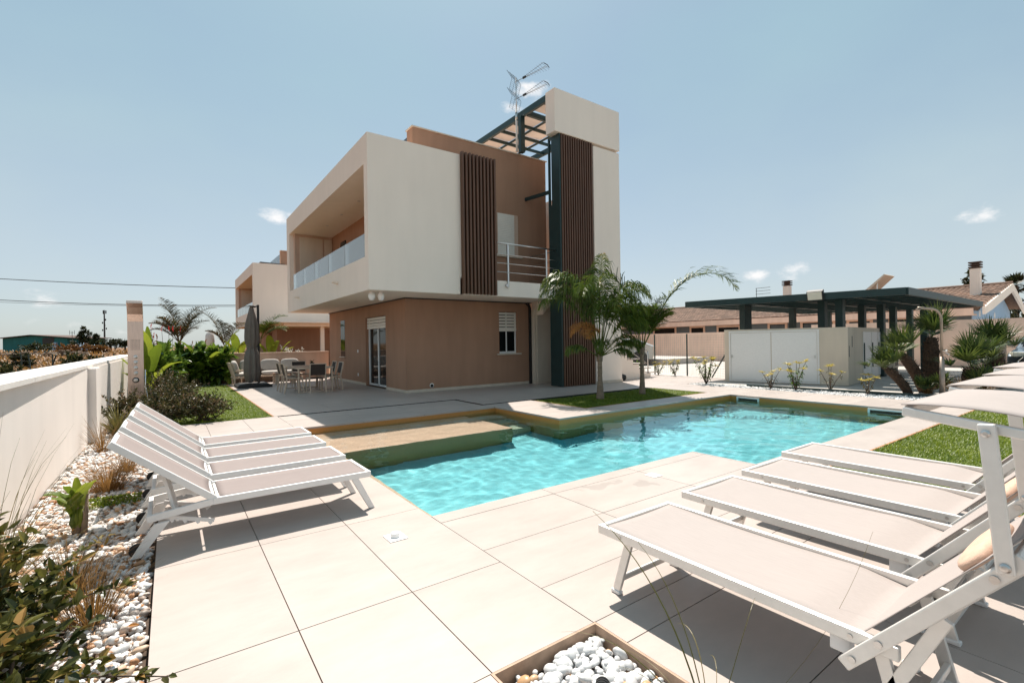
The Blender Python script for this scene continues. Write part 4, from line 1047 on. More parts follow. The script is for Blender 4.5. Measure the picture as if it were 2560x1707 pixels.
    for c_ in (C0, C1): q.bar(P(-.004, c_[0] - .012, c_[1]), P(Wd + .004, c_[0] - .012, c_[1]), .024, .034, up=(0, 0, 1))
    cf = q.build('canopy_frame', 'alu', t, bevel=.004)
    V = []; ny, nx = 13, 11
    for r in range(ny):
        f = r / (ny - 1)
        for i in range(nx):
            u = i / (nx - 1); bul = .045 * math.sin(min(1, f * 1.15) * math.pi) ** .8 * (1 - .35 * math.cos(u * 2 * math.pi))
            V.append(P(-.022 + (Wd + .044) * u, C0[0] + .004 + (C1[0] - C0[0] - .008) * f, C0[1] + (C1[1] - C0[1]) * f + .021 + bul))
    b = [(r * nx + i, r * nx + i + 1, (r + 1) * nx + i + 1, (r + 1) * nx + i) for r in range(ny - 1) for i in range(nx - 1)]
    q = mb(); q.add(V, q=b); q.build('canopy_sling', 'sling', t, smooth=True, solid=.003)
    return t
L0 = canopy_lounger((1.955, 1.915, 0), 'aluminium lounger with a sunshade, next to the small white pebble bed', 'sunshade loungers in a row by the pebble bed')
copy_to(L0, (2.835, 1.985, 0), 0, 'aluminium lounger with a sunshade, second in its row counted from the pebble bed', None)
copy_to(L0, (3.665, 2.015, 0), 0, 'aluminium lounger with a sunshade, third in its row counted from the pebble bed', None)
copy_to(L0, (4.525, 2.110, 0), 0, 'aluminium lounger with a sunshade, beside the turf at the far end of its row', None)

# ------------------------------------------------------------------ plain white loungers (left)
def white_lounger(loc, label, group):
    """local frame: foot end at x = 0, head towards -x, near rail at y = 0, width .56, top z = .32"""
    t = thing('sun_lounger', loc, label, 'sun lounger', group); X, Y, _ = loc; Wd, TOP, HG = .53, .32, -1.13
    P = lambda x, y, z: np.array([X + x, Y + y, z])
    q = MB()
    for y in (0, Wd - .025):
        q.bar(P(0, y + .0125, TOP - .024), P(HG - .02, y + .0125, TOP - .024), .025, .048)
        q.bar(P(HG - .02, y + .0125, TOP - .024), P(-1.53, y + .0125, TOP - .072), .025, .048)
    q.bar(P(-.014, .025, TOP - .024), P(-.014, Wd - .025, TOP - .024), .028, .044)
    q.bar(P(-1.515, .025, TOP - .070), P(-1.515, Wd - .025, TOP - .070), .028, .044)
    q.bar(P(HG + .015, .025, TOP - .030), P(HG + .015, Wd - .025, TOP - .030), .02, .03)
    for x in (-.42, -.82): q.bar(P(x, .025, TOP - .04), P(x, Wd - .025, TOP - .04), .022, .02)
    q.build('seat_frame', 'whitemetal', t, bevel=.004)
    V = []; nx, ny = 24, 7
    for r in range(nx):
        f = r / (nx - 1)
        for i in range(ny):
            u = i / (ny - 1); V.append(P(-.028 + (HG + .055) * f, .02 + (Wd - .04) * u, TOP - .004 - .012 * math.sin(u * math.pi) * (.6 + .4 * math.sin(f * math.pi))))
    b = [(r * ny + i, r * ny + i + 1, (r + 1) * ny + i + 1, (r + 1) * ny + i) for r in range(nx - 1) for i in range(ny - 1)]
    q = MB(); q.add(V, q=b); q.build('seat_sling', 'slingw', t, smooth=True, solid=.003)
    D = nrm(np.array([-.585, 0, .475])); Nn = np.array([-D[2], 0, D[0]]) * -1; LB = .75
    A = P(HG - .005, 0, TOP - .012)
    q = MB()
    for y in (.004, Wd - .029): q.bar(A + (0, y + .0125, 0), A + D * LB + (0, y + .0125, 0), .024, .045, up=tuple(Nn))
    q.bar(A + D * (LB - .014) + (0, .02, 0), A + D * (LB - .014) + (0, Wd - .02, 0), .028, .024, up=tuple(Nn)); q.bar(A + D * .02 + (0, .02, 0), A + D * .02 + (0, Wd - .02, 0), .024, .024, up=tuple(Nn))
    q.build('back_frame', 'whitemetal', t, bevel=.004)
    V = []; nx = 14
    for r in range(nx):
        f = r / (nx - 1)
        for i in range(ny):
            u = i / (ny - 1); V.append(A + D * (.03 + (LB - .04) * f) + np.array([0, .02 + (Wd - .04) * u, 0]) + Nn * (.018 - .016 * math.sin(u * math.pi)))
    b = [(r * ny + i, r * ny + i + 1, (r + 1) * ny + i + 1, (r + 1) * ny + i) for r in range(nx - 1) for i in range(ny - 1)]
    q = MB(); q.add(V, q=b); q.build('back_sling', 'slingw', t, smooth=True, solid=.003)
    for y in (.0, Wd - .025):
        q = MB(); q.extrude([(-.105, TOP - .047), (-.165, TOP - .047), (-.02, .002), (.03, .002)], P(0, y, 0), (1, 0, 0), (0, 0, 1), (0, .026, 0)); q.build('leg', 'whitemetal', t, bevel=.004)
        q = MB(); q.extrude([(-1.40, TOP - .10), (-1.49, TOP - .11), (-1.62, .004), (-1.56, .004)], P(0, y, 0), (1, 0, 0), (0, 0, 1), (0, .026, 0)); lg = q.build('leg', 'whitemetal', t, bevel=.004)
        if y > .1: continue
        q = MB(); q.lathe([(.040, 0), (.044, .005), (.044, .022), (.034, .027)], P(-1.585, y + (.03 if y < .1 else -.032), .048), n=20, axis=(0, 1, 0)); q.build('wheel', 'black', lg, smooth=False)
    # reclining prop: two notched racks and a loop
    for y in (.06, Wd - .085):
        q = MB(); q.bar(P(-1.44, y, .235), P(-1.14, y, .145), .012, .026)
        for k in range(4): q.bar(P(-1.41 + .075 * k, y, .235 - .022 * k), P(-1.385 + .075 * k, y, .190 - .022 * k), .012, .018)
        q.build('notched_rack', 'whitemetal', t)
    q = MB(); top = A + D * .40
    for y in (.09, Wd - .10): q.bar(top + (0, y, -.01), P(-1.36, y, .20), .022, .022, up=(0, 1, 0))
    q.bar(P(-1.36, .05, .20), P(-1.36, Wd - .06, .20), .02, .02); q.build('back_prop', 'whitemetal', t, bevel=.003)
    return t
L0 = white_lounger((1.385, 4.03, 0), 'plain white lounger at the end of its row towards the knobbed deck plate', 'plain white loungers in a row by the pebble border')
copy_to(L0, (1.390, 4.77, 0), 0, 'plain white lounger second in its row counted from the knobbed deck plate')
copy_to(L0, (1.400, 5.53, 0), 0, 'plain white lounger third in its row counted from the knobbed deck plate')
copy_to(L0, (1.410, 6.26, 0), 0, 'plain white lounger at the end of its row towards the lawn')

# ------------------------------------------------------------------ dining set, sofa set, umbrella
CX0, CX1, CY0, CY1 = 2.98, 3.98, 14.80, 16.65
t = thing('dining_table', (3.48, 15.7, 0), 'brown slatted outdoor dining table with loop legs on the shaded patio', 'table')
mb = MB()
for k in range(9): mb.box(CX0 + .03 + .105 * k, CX0 + .03 + .105 * k + .096, CY0 + .03, CY1 - .03, .715, .735)
mb.build('tabletop', 'tabletop', t)
mb = MB()
for (a, b, c, d) in ((CX0, CX1, CY0, CY0 + .03), (CX0, CX1, CY1 - .03, CY1), (CX0, CX0 + .03, CY0 + .03, CY1 - .03), (CX1 - .03, CX1, CY0 + .03, CY1 - .03)): mb.box(a, b, c, d, .69, .738)
mb.build('apron', 'chairframe', t, bevel=.003)
for y in (CY0 + .02, CY1 - .06):
    mb = MB(); mb.box(CX0 + .01, CX0 + .05, y, y + .035, .03, .69); mb.box(CX1 - .05, CX1 - .01, y, y + .035, .03, .69); mb.box(CX0 + .01, CX1 - .01, y, y + .035, .001, .03); mb.build('leg', 'chairframe', t, bevel=.003)
def chair(loc):
    """faces +y, seat .44 high"""
    t = thing('dining_chair', loc, '', 'chair', 'dining chairs round the outdoor table'); X, Y, _ = loc
    P = lambda x, y, z: np.array([X + x, Y + y, z])
    q = MB(); q.box(X - .20, X + .20, Y - .20, Y + .21, .425, .44); q.build('seat', 'chairmesh', t)
    q = MB()
    for s in (-1, 1): q.bar(P(s * .215, -.21, .43), P(s * .215, .23, .43), .025, .03); q.bar(P(s * .215, -.20, .43), P(s * .215, -.29, .86), .025, .032, up=(0, 1, 0))
    q.bar(P(-.2, -.29, .85), P(.2, -.29, .85), .02, .025); q.bar(P(-.2, .225, .43), P(.2, .225, .43), .025, .03)
    q.build('frame', 'chairframe', t, bevel=.003)
    q = MB(); q.add([P(-.2, -.225, .52), P(.2, -.225, .52), P(.2, -.288, .835), P(-.2, -.288, .835)], q=[(0, 1, 2, 3)]); q.build('backrest', 'chairmesh', t, solid=.008)
    for s in (-1, 1):
        q = MB(); q.bar(P(s * .215, -.20, .43), P(s * .215, -.27, .002), .026, .034, up=(0, 1, 0)); q.build('leg', 'chairframe', t, bevel=.003)
        q = MB(); q.bar(P(s * .215, .22, .43), P(s * .215, .25, .002), .026, .034, up=(0, 1, 0)); q.build('leg', 'chairframe', t, bevel=.003)
    return t
C0 = chair((0, 0, 0)); C0['label'] = 'brown mesh dining chair at the near end of the table, its back to the pool'
C0.location = (3.46, 14.72, 0)
for (x, y, rz, lb) in ((3.5, 16.95, math.pi, 'brown mesh dining chair at the far end of the table, facing the pool'),
                       (2.93, 15.22, -math.pi / 2, 'brown mesh dining chair on the umbrella side of the table, nearer the pool'),
                       (2.93, 15.95, -math.pi / 2, 'brown mesh dining chair on the umbrella side of the table, nearer the sofa'),
                       (4.05, 15.22, math.pi / 2, 'brown mesh dining chair on the house side of the table, nearer the pool'),
                       (4.05, 15.95, math.pi / 2, 'brown mesh dining chair on the house side of the table, nearer the sofa')):
    copy_to(C0, (x, y, 0), rz, lb)
t = thing('potted_plant', (3.72, 16.3, .738), 'small potted succulent standing on the dining table', 'plant')
mb = MB(); mb.lathe([(.05, 0), (.07, .08), (.066, .085)], (3.72, 16.3, .738), n=14); mb.build('pot', 'clay', t)
mb = MB(); grass_tuft(mb, (3.72, 16.3, .81), 40, .14, .08, np.random.default_rng(2), w=.012, tint=(.0, .5)); mb.build('foliage', 'fanleaf', t)
# sofa against the peach wall
def cushion(q, c, hx, hy, hz, p=.55, tilt=None, sub=ICO2):
    v, f = sub; S = np.sign(v) * np.abs(v) ** p; V = S * np.array([hx, hy, hz])
    if tilt is not None:
        a, ax = tilt; Rm = np.array(Matrix.Rotation(a, 3, ax)); V = V @ Rm.T
    q.add(V + np.asarray(c, float), t=f)
t = thing('outdoor_sofa', (3.3, 20.5, 0), 'outdoor sofa with pale grey cushions against the peach wall', 'sofa')
mb = MB(); mb.box(2.1, 4.25, 20.15, 20.85, .22, .28)
for x in (2.1, 4.20): mb.box(x, x + .05, 20.15, 20.20, .001, .22); mb.box(x, x + .05, 20.80, 20.85, .001, .22)
mb.box(2.1, 4.25, 20.80, 20.85, .28, .62); mb.build('frame', 'chairframe', t, bevel=.004)
for k in range(3):
    mb = MB(); cushion(mb, (2.46 + .71 * k, 20.45, .36), .35, .31, .075); mb.build('seat_cushion', 'greycush', t, smooth=True)
    mb = MB(); cushion(mb, (2.46 + .71 * k, 20.70, .64), .34, .09, .23, tilt=(-.22, 'X')); mb.build('back_cushion', 'greycush', t, smooth=True)
t = thing('outdoor_armchair', (2.15, 19.5, 0), 'outdoor armchair with a pale cushion behind the closed umbrella', 'armchair')
mb = MB()
for y in (19.12, 19.85):
    mb.box(1.75, 2.55, y, y + .04, .25, .30); mb.bar((1.82, y + .02, .28), (1.66, y + .02, .80), .035, .06, up=(1, 0, 0)); mb.box(1.78, 1.83, y, y + .04, .001, .25); mb.box(2.48, 2.53, y, y + .04, .001, .25); mb.box(1.8, 2.5, y, y + .04, .50, .53); mb.box(2.48, 2.52, y, y + .04, .3, .5)
mb.bar((1.67, 19.14, .78), (1.67, 19.87, .78), .03, .06); mb.box(2.48, 2.53, 19.16, 19.85, .25, .30); mb.box(1.75, 1.80, 19.16, 19.85, .25, .30); mb.build('frame', 'chairframe', t, bevel=.003)
mb = MB(); cushion(mb, (2.16, 19.5, .37), .33, .33, .075); mb.build('seat_cushion', 'greycush', t, smooth=True)
mb = MB(); cushion(mb, (1.86, 19.5, .64), .09, .32, .24, tilt=(-.28, 'Y')); mb.build('back_cushion', 'greycush', t, smooth=True)
t = thing('coffee_table', (3.35, 19.2, 0), 'low brown coffee table between the dining set and the sofa', 'table')
mb = MB(); mb.box(3.05, 3.75, 18.85, 19.5, .36, .39); mb.build('tabletop', 'tabletop', t, bevel=.003)
for x in (3.06, 3.64):
    mb = MB(); mb.box(x, x + .10, 18.88, 18.93, .04, .36); mb.box(x, x + .10, 19.42, 19.47, .04, .36); mb.box(x, x + .10, 18.88, 19.47, .001, .04); mb.build('leg', 'chairframe', t, bevel=.003)
# closed cantilever umbrella
t = thing('cantilever_umbrella', (2.28, 18.35, 0), 'closed taupe cantilever umbrella on a black base beside the lawn', 'umbrella')
mb = MB(); mb.extrude([(-.52, 0), (.52, 0), (.52, .07), (.40, .125), (-.40, .125), (-.52, .07)], (2.28, 17.85, .001), (1, 0, 0), (0, 0, 1), (0, 1.0, 0)); mb.build('base', 'black', t, bevel=.012)
mb = MB(); mb.box(2.43, 2.50, 18.38, 18.46, .12, 2.80); mb.bar((2.46, 18.42, 2.76), (2.26, 18.25, 2.70), .05, .05); mb.build('mast', 'black', t, bevel=.004)
n, k = 40, 34; V = []; g = np.random.default_rng(21)
ph = g.uniform(0, 6.28, 4)
for i in range(k):
    f = i / (k - 1); z = 2.72 - f * 2.52
    r = .045 + .14 * (f / .25) ** .8 if f < .25 else .185 + .02 * math.sin((f - .25) * 6)
    w = math.exp(-((f - .55) / .06) ** 2); r = r * (1 - .33 * w) + .22 * max(0, min(f, .88) - .60)
    if f > .9: r *= 1 - 2.2 * (f - .9)
    for j in range(n):
        a = j / n * 2 * math.pi
        fold = 1 + (.16 + .14 * max(0, f - .55)) * min(1, f * 4) * (math.sin(8 * a + ph[0] + 1.5 * f) + .4 * math.sin(5 * a + ph[1] - 2 * f))
        V.append((2.24 + r * fold * math.cos(a), 18.22 + r * fold * math.sin(a), z + .05 * max(0, f - .7) * math.sin(3 * a + ph[2]) * 3))
mb = MB(); mb.add(V, q=[(i * n + j, i * n + (j + 1) % n, (i + 1) * n + (j + 1) % n, (i + 1) * n + j) for i in range(k - 1) for j in range(n)], ng=[list(range(n))]); cp = mb.build('canopy', 'canvas', t, smooth=True)
mb = MB(); mb.lathe([(.155, -.012), (.162, 0), (.155, .012)], (2.24, 18.22, 1.335), n=24); mb.build('strap', 'canvas', cp)
mb = MB(); mb.lathe([(.02, 0), (.09, .01), (.09, .03), (.02, .05)], (2.24, 18.22, 2.72), n=14); mb.build('crown_cap', 'black', t)

# ------------------------------------------------------------------ showers
t = thing('pool_shower', (-.60, 12.75, 0), 'tall copper toned shower column with round knobs among the dark hedge', 'shower')
prof = [(12.80, .0), (12.80, 1.95), (12.77, 2.1), (12.68, 2.24), (12.55, 2.32)]
mb = MB(); S_ = []
for (y, z) in prof:
    for dy_, dz_ in ((0, 0),): S_.append((y, z))
V = []
for (y, z), (ny_, nz_) in zip(prof, ((-1, 0), (-1, 0), (-.93, -.37), (-.7, -.7), (-.55, -.83))):
    for x in (-.73, -.465): V.append((x, y, z)); V.append((x, y - ny_ * .07, z - nz_ * .07))
q_ = []
for i in range(len(prof) - 1):
    a = i * 4; b = a + 4; q_ += [(a, a + 2, b + 2, b), (a + 1, b + 1, b + 3, a + 3), (a, b, b + 1, a + 1), (a + 2, a + 3, b + 3, b + 2)]
mb.add(V, q=q_ + [(16, 18, 19, 17)]); mb.build('column', 'copper', t, smooth=False, bevel=.006)
for k, z in enumerate((1.205, 1.09, .975, .86)):
    mb = MB(); mb.lathe([(.036, 0), (.036, .012), (.028, .016), (.028, .045), (.02, .05)], (-.60, 12.80, z), n=18, axis=(0, -1, 0)); mb.build('knob', 'inox', t)
mb = MB(); mb.lathe([(.058, 0), (.058, .012), (.052, .016)], (-.60, 12.80, .715), n=22, axis=(0, -1, 0)); dl = mb.build('mixer_dial', 'black', t)
mb = MB(); mb.lathe([(.038, .0165), (.038, .04), (.03, .045)], (-.60, 12.80, .715), n=20, axis=(0, -1, 0)); mb.build('dial_face', 'inox', dl)
mb = MB()
for (z0, nz_) in ((1.36, 9), (.40, 9)):
    for a in range(7):
        for b in range(nz_): mb.obox((-.67 + a * .023, 12.797, z0 + b * .025), (.005, 0, 0), (0, .002, 0), (0, 0, .005))
mb.build('spray_jets', 'black', t)
mb = MB(); mb.tube([(-.44, 12.80, .93), (-.44, 12.78, .3)], .012, n=8); mb.box(-.465, -.43, 12.79, 12.82, .55, .58); mb.tube([(-.43, 12.76, .55), (-.40, 12.72, .3), (-.41, 12.74, .05), (-.45, 12.78, .3)], .006, n=6); mb.build('hand_shower', 'chrome', t, smooth=True)
t = thing('pool_shower', (14.72, 3.2, 0), 'slim curved metal shower pole among the fan palms', 'shower')
mb = MB()
c = [(14.72, 3.20, .9), (14.72, 3.20, 1.75)] + [(14.72 - .24 * (1 - math.cos(a)) * .9, 3.20 + .24 * (1 - math.cos(a)) * .5, 1.75 + .27 * math.sin(a)) for a in np.linspace(.2, 1.57, 8)] + [(14.2, 3.5, 2.05)]
mb.tube(c, .028, n=12); mb.lathe([(.06, 0), (.055, .3), (.045, .9)], (14.72, 3.2, .001), n=14); mb.lathe([(.05, 0), (.05, .02)], (14.2, 3.5, 2.0), n=14); pl = mb.build('pole', 'dullsteel', t, smooth=True)
mb = MB(); mb.lathe([(.025, 0), (.025, .07)], (14.70, 3.16, 1.05), n=12, axis=(-.6, -.8, 0)); mb.tube([(14.68, 3.13, 1.0), (14.62, 3.05, .95)], .01, n=6); mb.build('tap', 'chrome', t)

# ------------------------------------------------------------------ small fittings in the paving
t = thing('deck_fitting', (1.312, 3.315, 0), 'white square deck plate with a raised round knob near the pool corner', 'deck fitting')
mb = MB(); mb.box(1.245, 1.38, 3.245, 3.39, .001, .006); mb.build('plate', 'whiteplastic', t, bevel=.002)
mb = MB(); mb.lathe([(.034, .006), (.034, .03), (.030, .036), (.02, .037)], (1.312, 3.32, 0), n=24); mb.build('knob', 'whiteplastic', t)
mb = MB()
for x in (1.258, 1.367):
    for y in (3.258, 3.377): mb.lathe([(.005, .006), (.005, .008)], (x, y, 0), n=8)
mb.build('screw', 'inox', t)
mb = MB(); mb.box(3.99, 4.115, 3.10, 3.235, .001, .006); tag(mb.build('deck_plate', 'whiteplastic', bevel=.002), 'flat white square plate in the slabs by the pool notch', 'deck plate')
t = thing('garden_spotlight', (1.37, 1.335, -.02), 'black ribbed spotlight lying among the white pebbles', 'spotlight')
A = np.array([1.37, 1.335, .012]); d = nrm(np.array([-.72, -.62, .22]))
mb = MB(); pr = [(.012, -.09), (.028, -.085)]
for k in range(6): pr += [(.031, -.08 + .02 * k), (.031, -.07 + .02 * k), (.027, -.068 + .02 * k), (.027, -.062 + .02 * k)]
pr += [(.033, .045), (.033, .075), (.029, .075), (.028, .062)]
mb.lathe(pr, A, n=24, axis=d); mb.build('housing', 'black', t)
mb = MB(); mb.lathe([(.0285, .0625), (.0285, .064)], A, n=24, axis=d); mb.build('lens', 'lampglass', t)
mb = MB(); mb.bar(A + np.array([0, 0, -.02]), A + np.array([.01, 0, -.10]), .015, .02); mb.build('spike', 'black', t)
# ------------------------------------------------------------------ service block, carport, fences on the right
A_, B_, C_ = np.array([14.76, 8.62]), np.array([15.72, 5.45]), np.array([22.3, 6.30]); D_ = A_ + C_ - B_
t = thing('service_block', (17, 7, 0), 'low white service block with flush white doors under the dark carport', 'outbuilding')
mb = MB(); mb.prism([tuple(B_), tuple(C_), tuple(D_), tuple(A_)], 0, 1.68); mb.build('walls', 'cream', t)
e = (B_ - A_) / np.linalg.norm(B_ - A_); o = np.array([e[1], -e[0]])
if o[0] > 0: o = -o
def facebox(q, o0, e0, n0, s0, s1, z0, z1, d0, d1):
    P = [np.append(o0 + e0 * s + n0 * d, z) for z in (z0, z1) for (s, d) in ((s0, d0), (s1, d0), (s1, d1), (s0, d1))]
    q.add(P, q=[(0, 3, 2, 1), (4, 5, 6, 7), (0, 1, 5, 4), (1, 2, 6, 5), (2, 3, 7, 6), (3, 0, 4, 7)])
mb = MB()
for (s0, s1, z0, z1) in ((.14, 2.62, 1.58, 1.63), (.14, 2.62, .02, .06), (.14, .19, .06, 1.58), (2.57, 2.62, .06, 1.58)): facebox(mb, A_, e, o, s0, s1, z0, z1, .002, .03)
mb.build('door_frame', 'whitemetal', t)
for s0, s1 in ((.20, 1.35), (1.37, 2.56)):
    mb = MB(); facebox(mb, A_, e, o, s0, s1, .07, 1.57, .002, .018); d_ = mb.build('door', 'whitemetal', t, bevel=.003)
    mb = MB(); s = s0 + .02 if s0 < 1 else s1 - .06; facebox(mb, A_, e, o, s, s + .025, .78, .86, .019, .05); mb.build('handle', 'inox', d_)
f = (C_ - B_) / np.linalg.norm(C_ - B_); n_ = np.array([f[1], -f[0]])
for s0, s1 in ((1.85, 2.95), (3.05, 3.95), (4.05, 4.9)):
    mb = MB(); facebox(mb, B_, f, n_, s0, s1, .07, 1.55, .002, .02); d_ = mb.build('door', 'whitemetal', t, bevel=.003)
    mb = MB(); facebox(mb, B_, f, n_, s0 + .04, s0 + .06, .4, 1.2, .021, .05); mb.build('handle', 'steel', d_)
mb = MB(); facebox(mb, B_, f, n_, .45, .52, 1.1, 1.42, .001, .004); facebox(mb, B_, f, n_, .10, .16, .82, 1.14, .001, .004); mb.build('wall_slot', 'black', t)
mb = MB(); facebox(mb, B_, f, n_, 5.3, 6.1, .25, .95, .003, .28); ac = mb.build('air_conditioner', 'cream', t, bevel=.01)
mb = MB(); facebox(mb, B_, f, n_, 5.38, 5.98, .32, .88, .281, .284); mb.build('fan_grille', 'black', ac)
t = thing('carport', (18, 7, 0), 'dark flat roofed steel carport on slim posts behind the white service block', 'carport')
Ac, Bc, Cc = np.array([14.84, 10.07]), np.array([16.19, 4.23]), np.array([26.3, 4.5]); Dc = Ac + Cc - Bc
ZB, ZT = 2.53, 2.70
mb = MB()
def edge(q, p, r, w=.10, h=.2): q.bar((*p, (ZB + ZT) / 2), (*r, (ZB + ZT) / 2), w, h)
for p, r in ((Ac, Bc), (Bc, Cc), (Cc, Dc), (Dc, Ac)): edge(mb, p, r)
fr = mb.build('roof_frame', 'steel', t)
mb = MB()
for k in range(1, 9):
    u = k / 9; mb.bar((*(Ac + (Dc - Ac) * u), 2.60), (*(Bc + (Cc - Bc) * u), 2.60), .08, .14)
for u in (.28, .55, .8): mb.bar((*(Ac + (Bc - Ac) * u), 2.585), (*(Dc + (Cc - Dc) * u), 2.585), .10, .12)
mb.build('rafter', 'steel', fr)
for k in range(9):
    u0, u1 = (k + .10) / 9, (k + .86) / 9; c4 = [Bc + (Cc - Bc) * u0, Bc + (Cc - Bc) * u1, Ac + (Dc - Ac) * u1, Ac + (Dc - Ac) * u0]
    mb = MB(); mb.prism([tuple(p) for p in c4], 2.672, 2.698); mb.build('roof_sheet', 'steel', t)
for (x, y, w) in ((16.10, 8.62, .22), (16.65, 6.45, .11), (16.47, 5.90, .11), (20.57, 6.67, .11), (20.24, 6.0, .11), (22.85, 6.39, .11), (20.31, 8.95, .11), (24.36, 9.2, .11), (25.9, 6.66, .12), (21.6, 5.15, .1)):
    mb = MB(); mb.box(x - w, x + w, y - .10, y + .10, .001, 2.53); mb.build('post', 'steel', t, bevel=.005)
ff = Ac + (Bc - Ac) * .66
mb = MB(); mb.obox((ff[0] - .16, ff[1], 2.64), (.05, 0, .03), (0, .22, 0), (-.03, 0, .14)); fl = mb.build('floodlight', 'black', t, bevel=.01)
mb = MB(); mb.obox((ff[0] - .215, ff[1], 2.62), (.006, 0, .004), (0, .19, 0), (-.025, 0, .11)); mb.build('lamp_face', 'lampglass', fl)
# wire fence
t = thing('wire_fence', (15.95, 10.9, 0), 'dark welded wire mesh fence between the stair and the service block', 'fence')
FP = [np.array([15.86, 12.9]), np.array([15.9, 12.27]), np.array([16.0, 10.86]), np.array([15.1, 8.8])]
for p in FP[1:3]:
    mb = MB(); mb.box(p[0] - .02, p[0] + .02, p[1] - .02, p[1] + .02, 0, 1.60); mb.build('post', 'steel', t)
mb = MB(); mb.bar((15.85, 9.75, 0), (15.45, 9.0, .85), .035, .035); mb.build('brace', 'steel', t)
for a, b in zip(FP[:-1], FP[1:]):
    mb = MB(); L_ = np.linalg.norm(b - a); n = int(L_ / .085)
    for k in range(n + 1):
        p = a + (b - a) * k / n; mb.bar((*p, .05), (*p, 1.52), .0035, .0035, up=(0, 1, 0))
    for k in range(19): mb.bar((*a, .05 + .0817 * k), (*b, .05 + .0817 * k), .0035, .0035)
    mb.build('mesh_panel', 'meshwire', t)

# street side: boundary wall and tiled house
t = thing('boundary_wall', (28, 10, 0), 'long weathered peach boundary wall across the yard', 'wall')
mb = MB(); mb.prism([(28.0, 6.2), (28.25, 6.2), (28.25, 32), (28.0, 32)], 0, 1.80); mb.build('panel', 'peachlit', t)
mb = MB(); mb.prism([(28.0, -8), (28.25, -8), (28.25, 6.19), (28.0, 6.19)], 0, 2.06); mb.prism([(28.0, 6.19), (28.25, 6.19), (28.25, 11.4), (28.0, 11.4)], 1.802, 2.06); mb.build('raised_panel', 'peachlit', t)
mb = MB(); mb.box(22.2, 26.5, 16.4, 21, 0, .30); struct('raised_pavement', mb, 'drive', 'low pale concrete platform in front of the boundary wall', 'pavement')
t = thing('gate_pier', (20.6, 4.9, 0), 'plain peach gate pier between the fan palms and the boundary wall', 'gate pier')
mb = MB(); mb.box(20.9, 22.1, 3.2, 3.6, 0, 1.62); mb.build('panel', 'peachlit', t, bevel=.01)
t = thing('tiled_house', (34, 14, 0), 'single storey slate house with clay tiled roof and pale blue gable beyond the boundary wall', 'house')
HX = 32.0; HY0, HY1, RX, RZ, EZ = 5.83, 30.0, 38.05, 4.20, 2.70
mb = MB(); mb.box(HX, 41.2, HY0, HY1, 0, 2.62); mb.build('wall', 'greyblue', t)
mb = MB(); mb.extrude([(33.2, 2.6), (HX + .02, 2.6), (HX + .02, 0), (41.2, 0), (41.2, 2.75), (RX, 3.95)], (0, HY0 - .03, 0), (1, 0, 0), (0, 0, 1), (0, .028, 0)); gb = mb.build('gable', 'blue', t)
for x, z in ((33.5, 2.47), (36.9, 2.45)):
    mb = MB(); mb.lathe([(.17, 0), (.17, .02), (.12, .02), (.12, .005)], (x, HY0 - .03, z), n=20, axis=(0, -1, 0)); mb.build('round_window', 'whiteplastic', gb)
mb = MB(); mb.box(HX - .75, HX - .68, HY0 - .2, HY1, EZ - .36, EZ - .02); mb.box(HX - .68, HX, HY0 - .2, HY1, EZ - .36, EZ - .30); mb.build('fascia', 'peachlit', t)
# white verge boards
mb = MB(); mb.extrude([(HX - .75, EZ - .34), (HX + .9, EZ - .05), (RX, RZ - .42), (RX + 3.6, EZ - .1), (RX + 3.6, EZ + .25), (RX, RZ + .02), (HX + .6, EZ + .33), (HX - .75, EZ + .02)], (0, HY0 - .62, 0), (1, 0, 0), (0, 0, 1), (0, .10, 0)); mb.build('verge_board', 'white', t)
# roof: scalloped courses
def tiled(x0, z0, x1, z1, y0, y1, pitch=.24, courses=15):
    m_ = MB(); n = int((y1 - y0) / pitch) * 6; ys = np.linspace(y0, y1, n); sc = .028 * np.abs(np.sin(np.arange(n) / 6 * np.pi))
    for c in range(courses):
        f0, f1 = c / courses, (c + 1.12) / courses
        rows = []
        for f, lift in ((f0, .035), (f1, .0)):
            rows.append(np.stack([np.full(n, x0 + (x1 - x0) * f), ys, z0 + (z1 - z0) * f + sc + lift], 1))
        rows.append(np.stack([np.full(n, x0 + (x1 - x0) * f0), ys, z0 + (z1 - z0) * f0 + sc * 0 - .01], 1))
        i = np.arange(n - 1); tt = np.repeat(rng.uniform(-1, 1, n // 6 + 1), 6)[:n]
        m_.add(np.concatenate(rows), q=np.concatenate([np.stack([i, i + 1, n + i + 1, n + i], 1), np.stack([2 * n + i, 2 * n + i + 1, i + 1, i], 1)]), tint=np.tile(tt, 3))
    return m_
tiled(HX - .72, EZ, RX, RZ, HY0 - .6, HY1).build('roof', 'rooftile', t)
mb = MB(); mb.extrude([(RX, RZ), (RX + 3.55, EZ + .25), (RX + 3.55, EZ + .2), (RX, RZ - .05)], (0, HY0 - .6, 0), (1, 0, 0), (0, 0, 1), (0, HY1 - HY0 + .6, 0)); mb.build('rear_roof', 'rooftile', t)
mb = MB(); mb.tube([(RX, HY0 - .6, RZ + .03), (RX, HY1, RZ + .03)], .11, n=8); mb.build('ridge', 'rooftile', t)
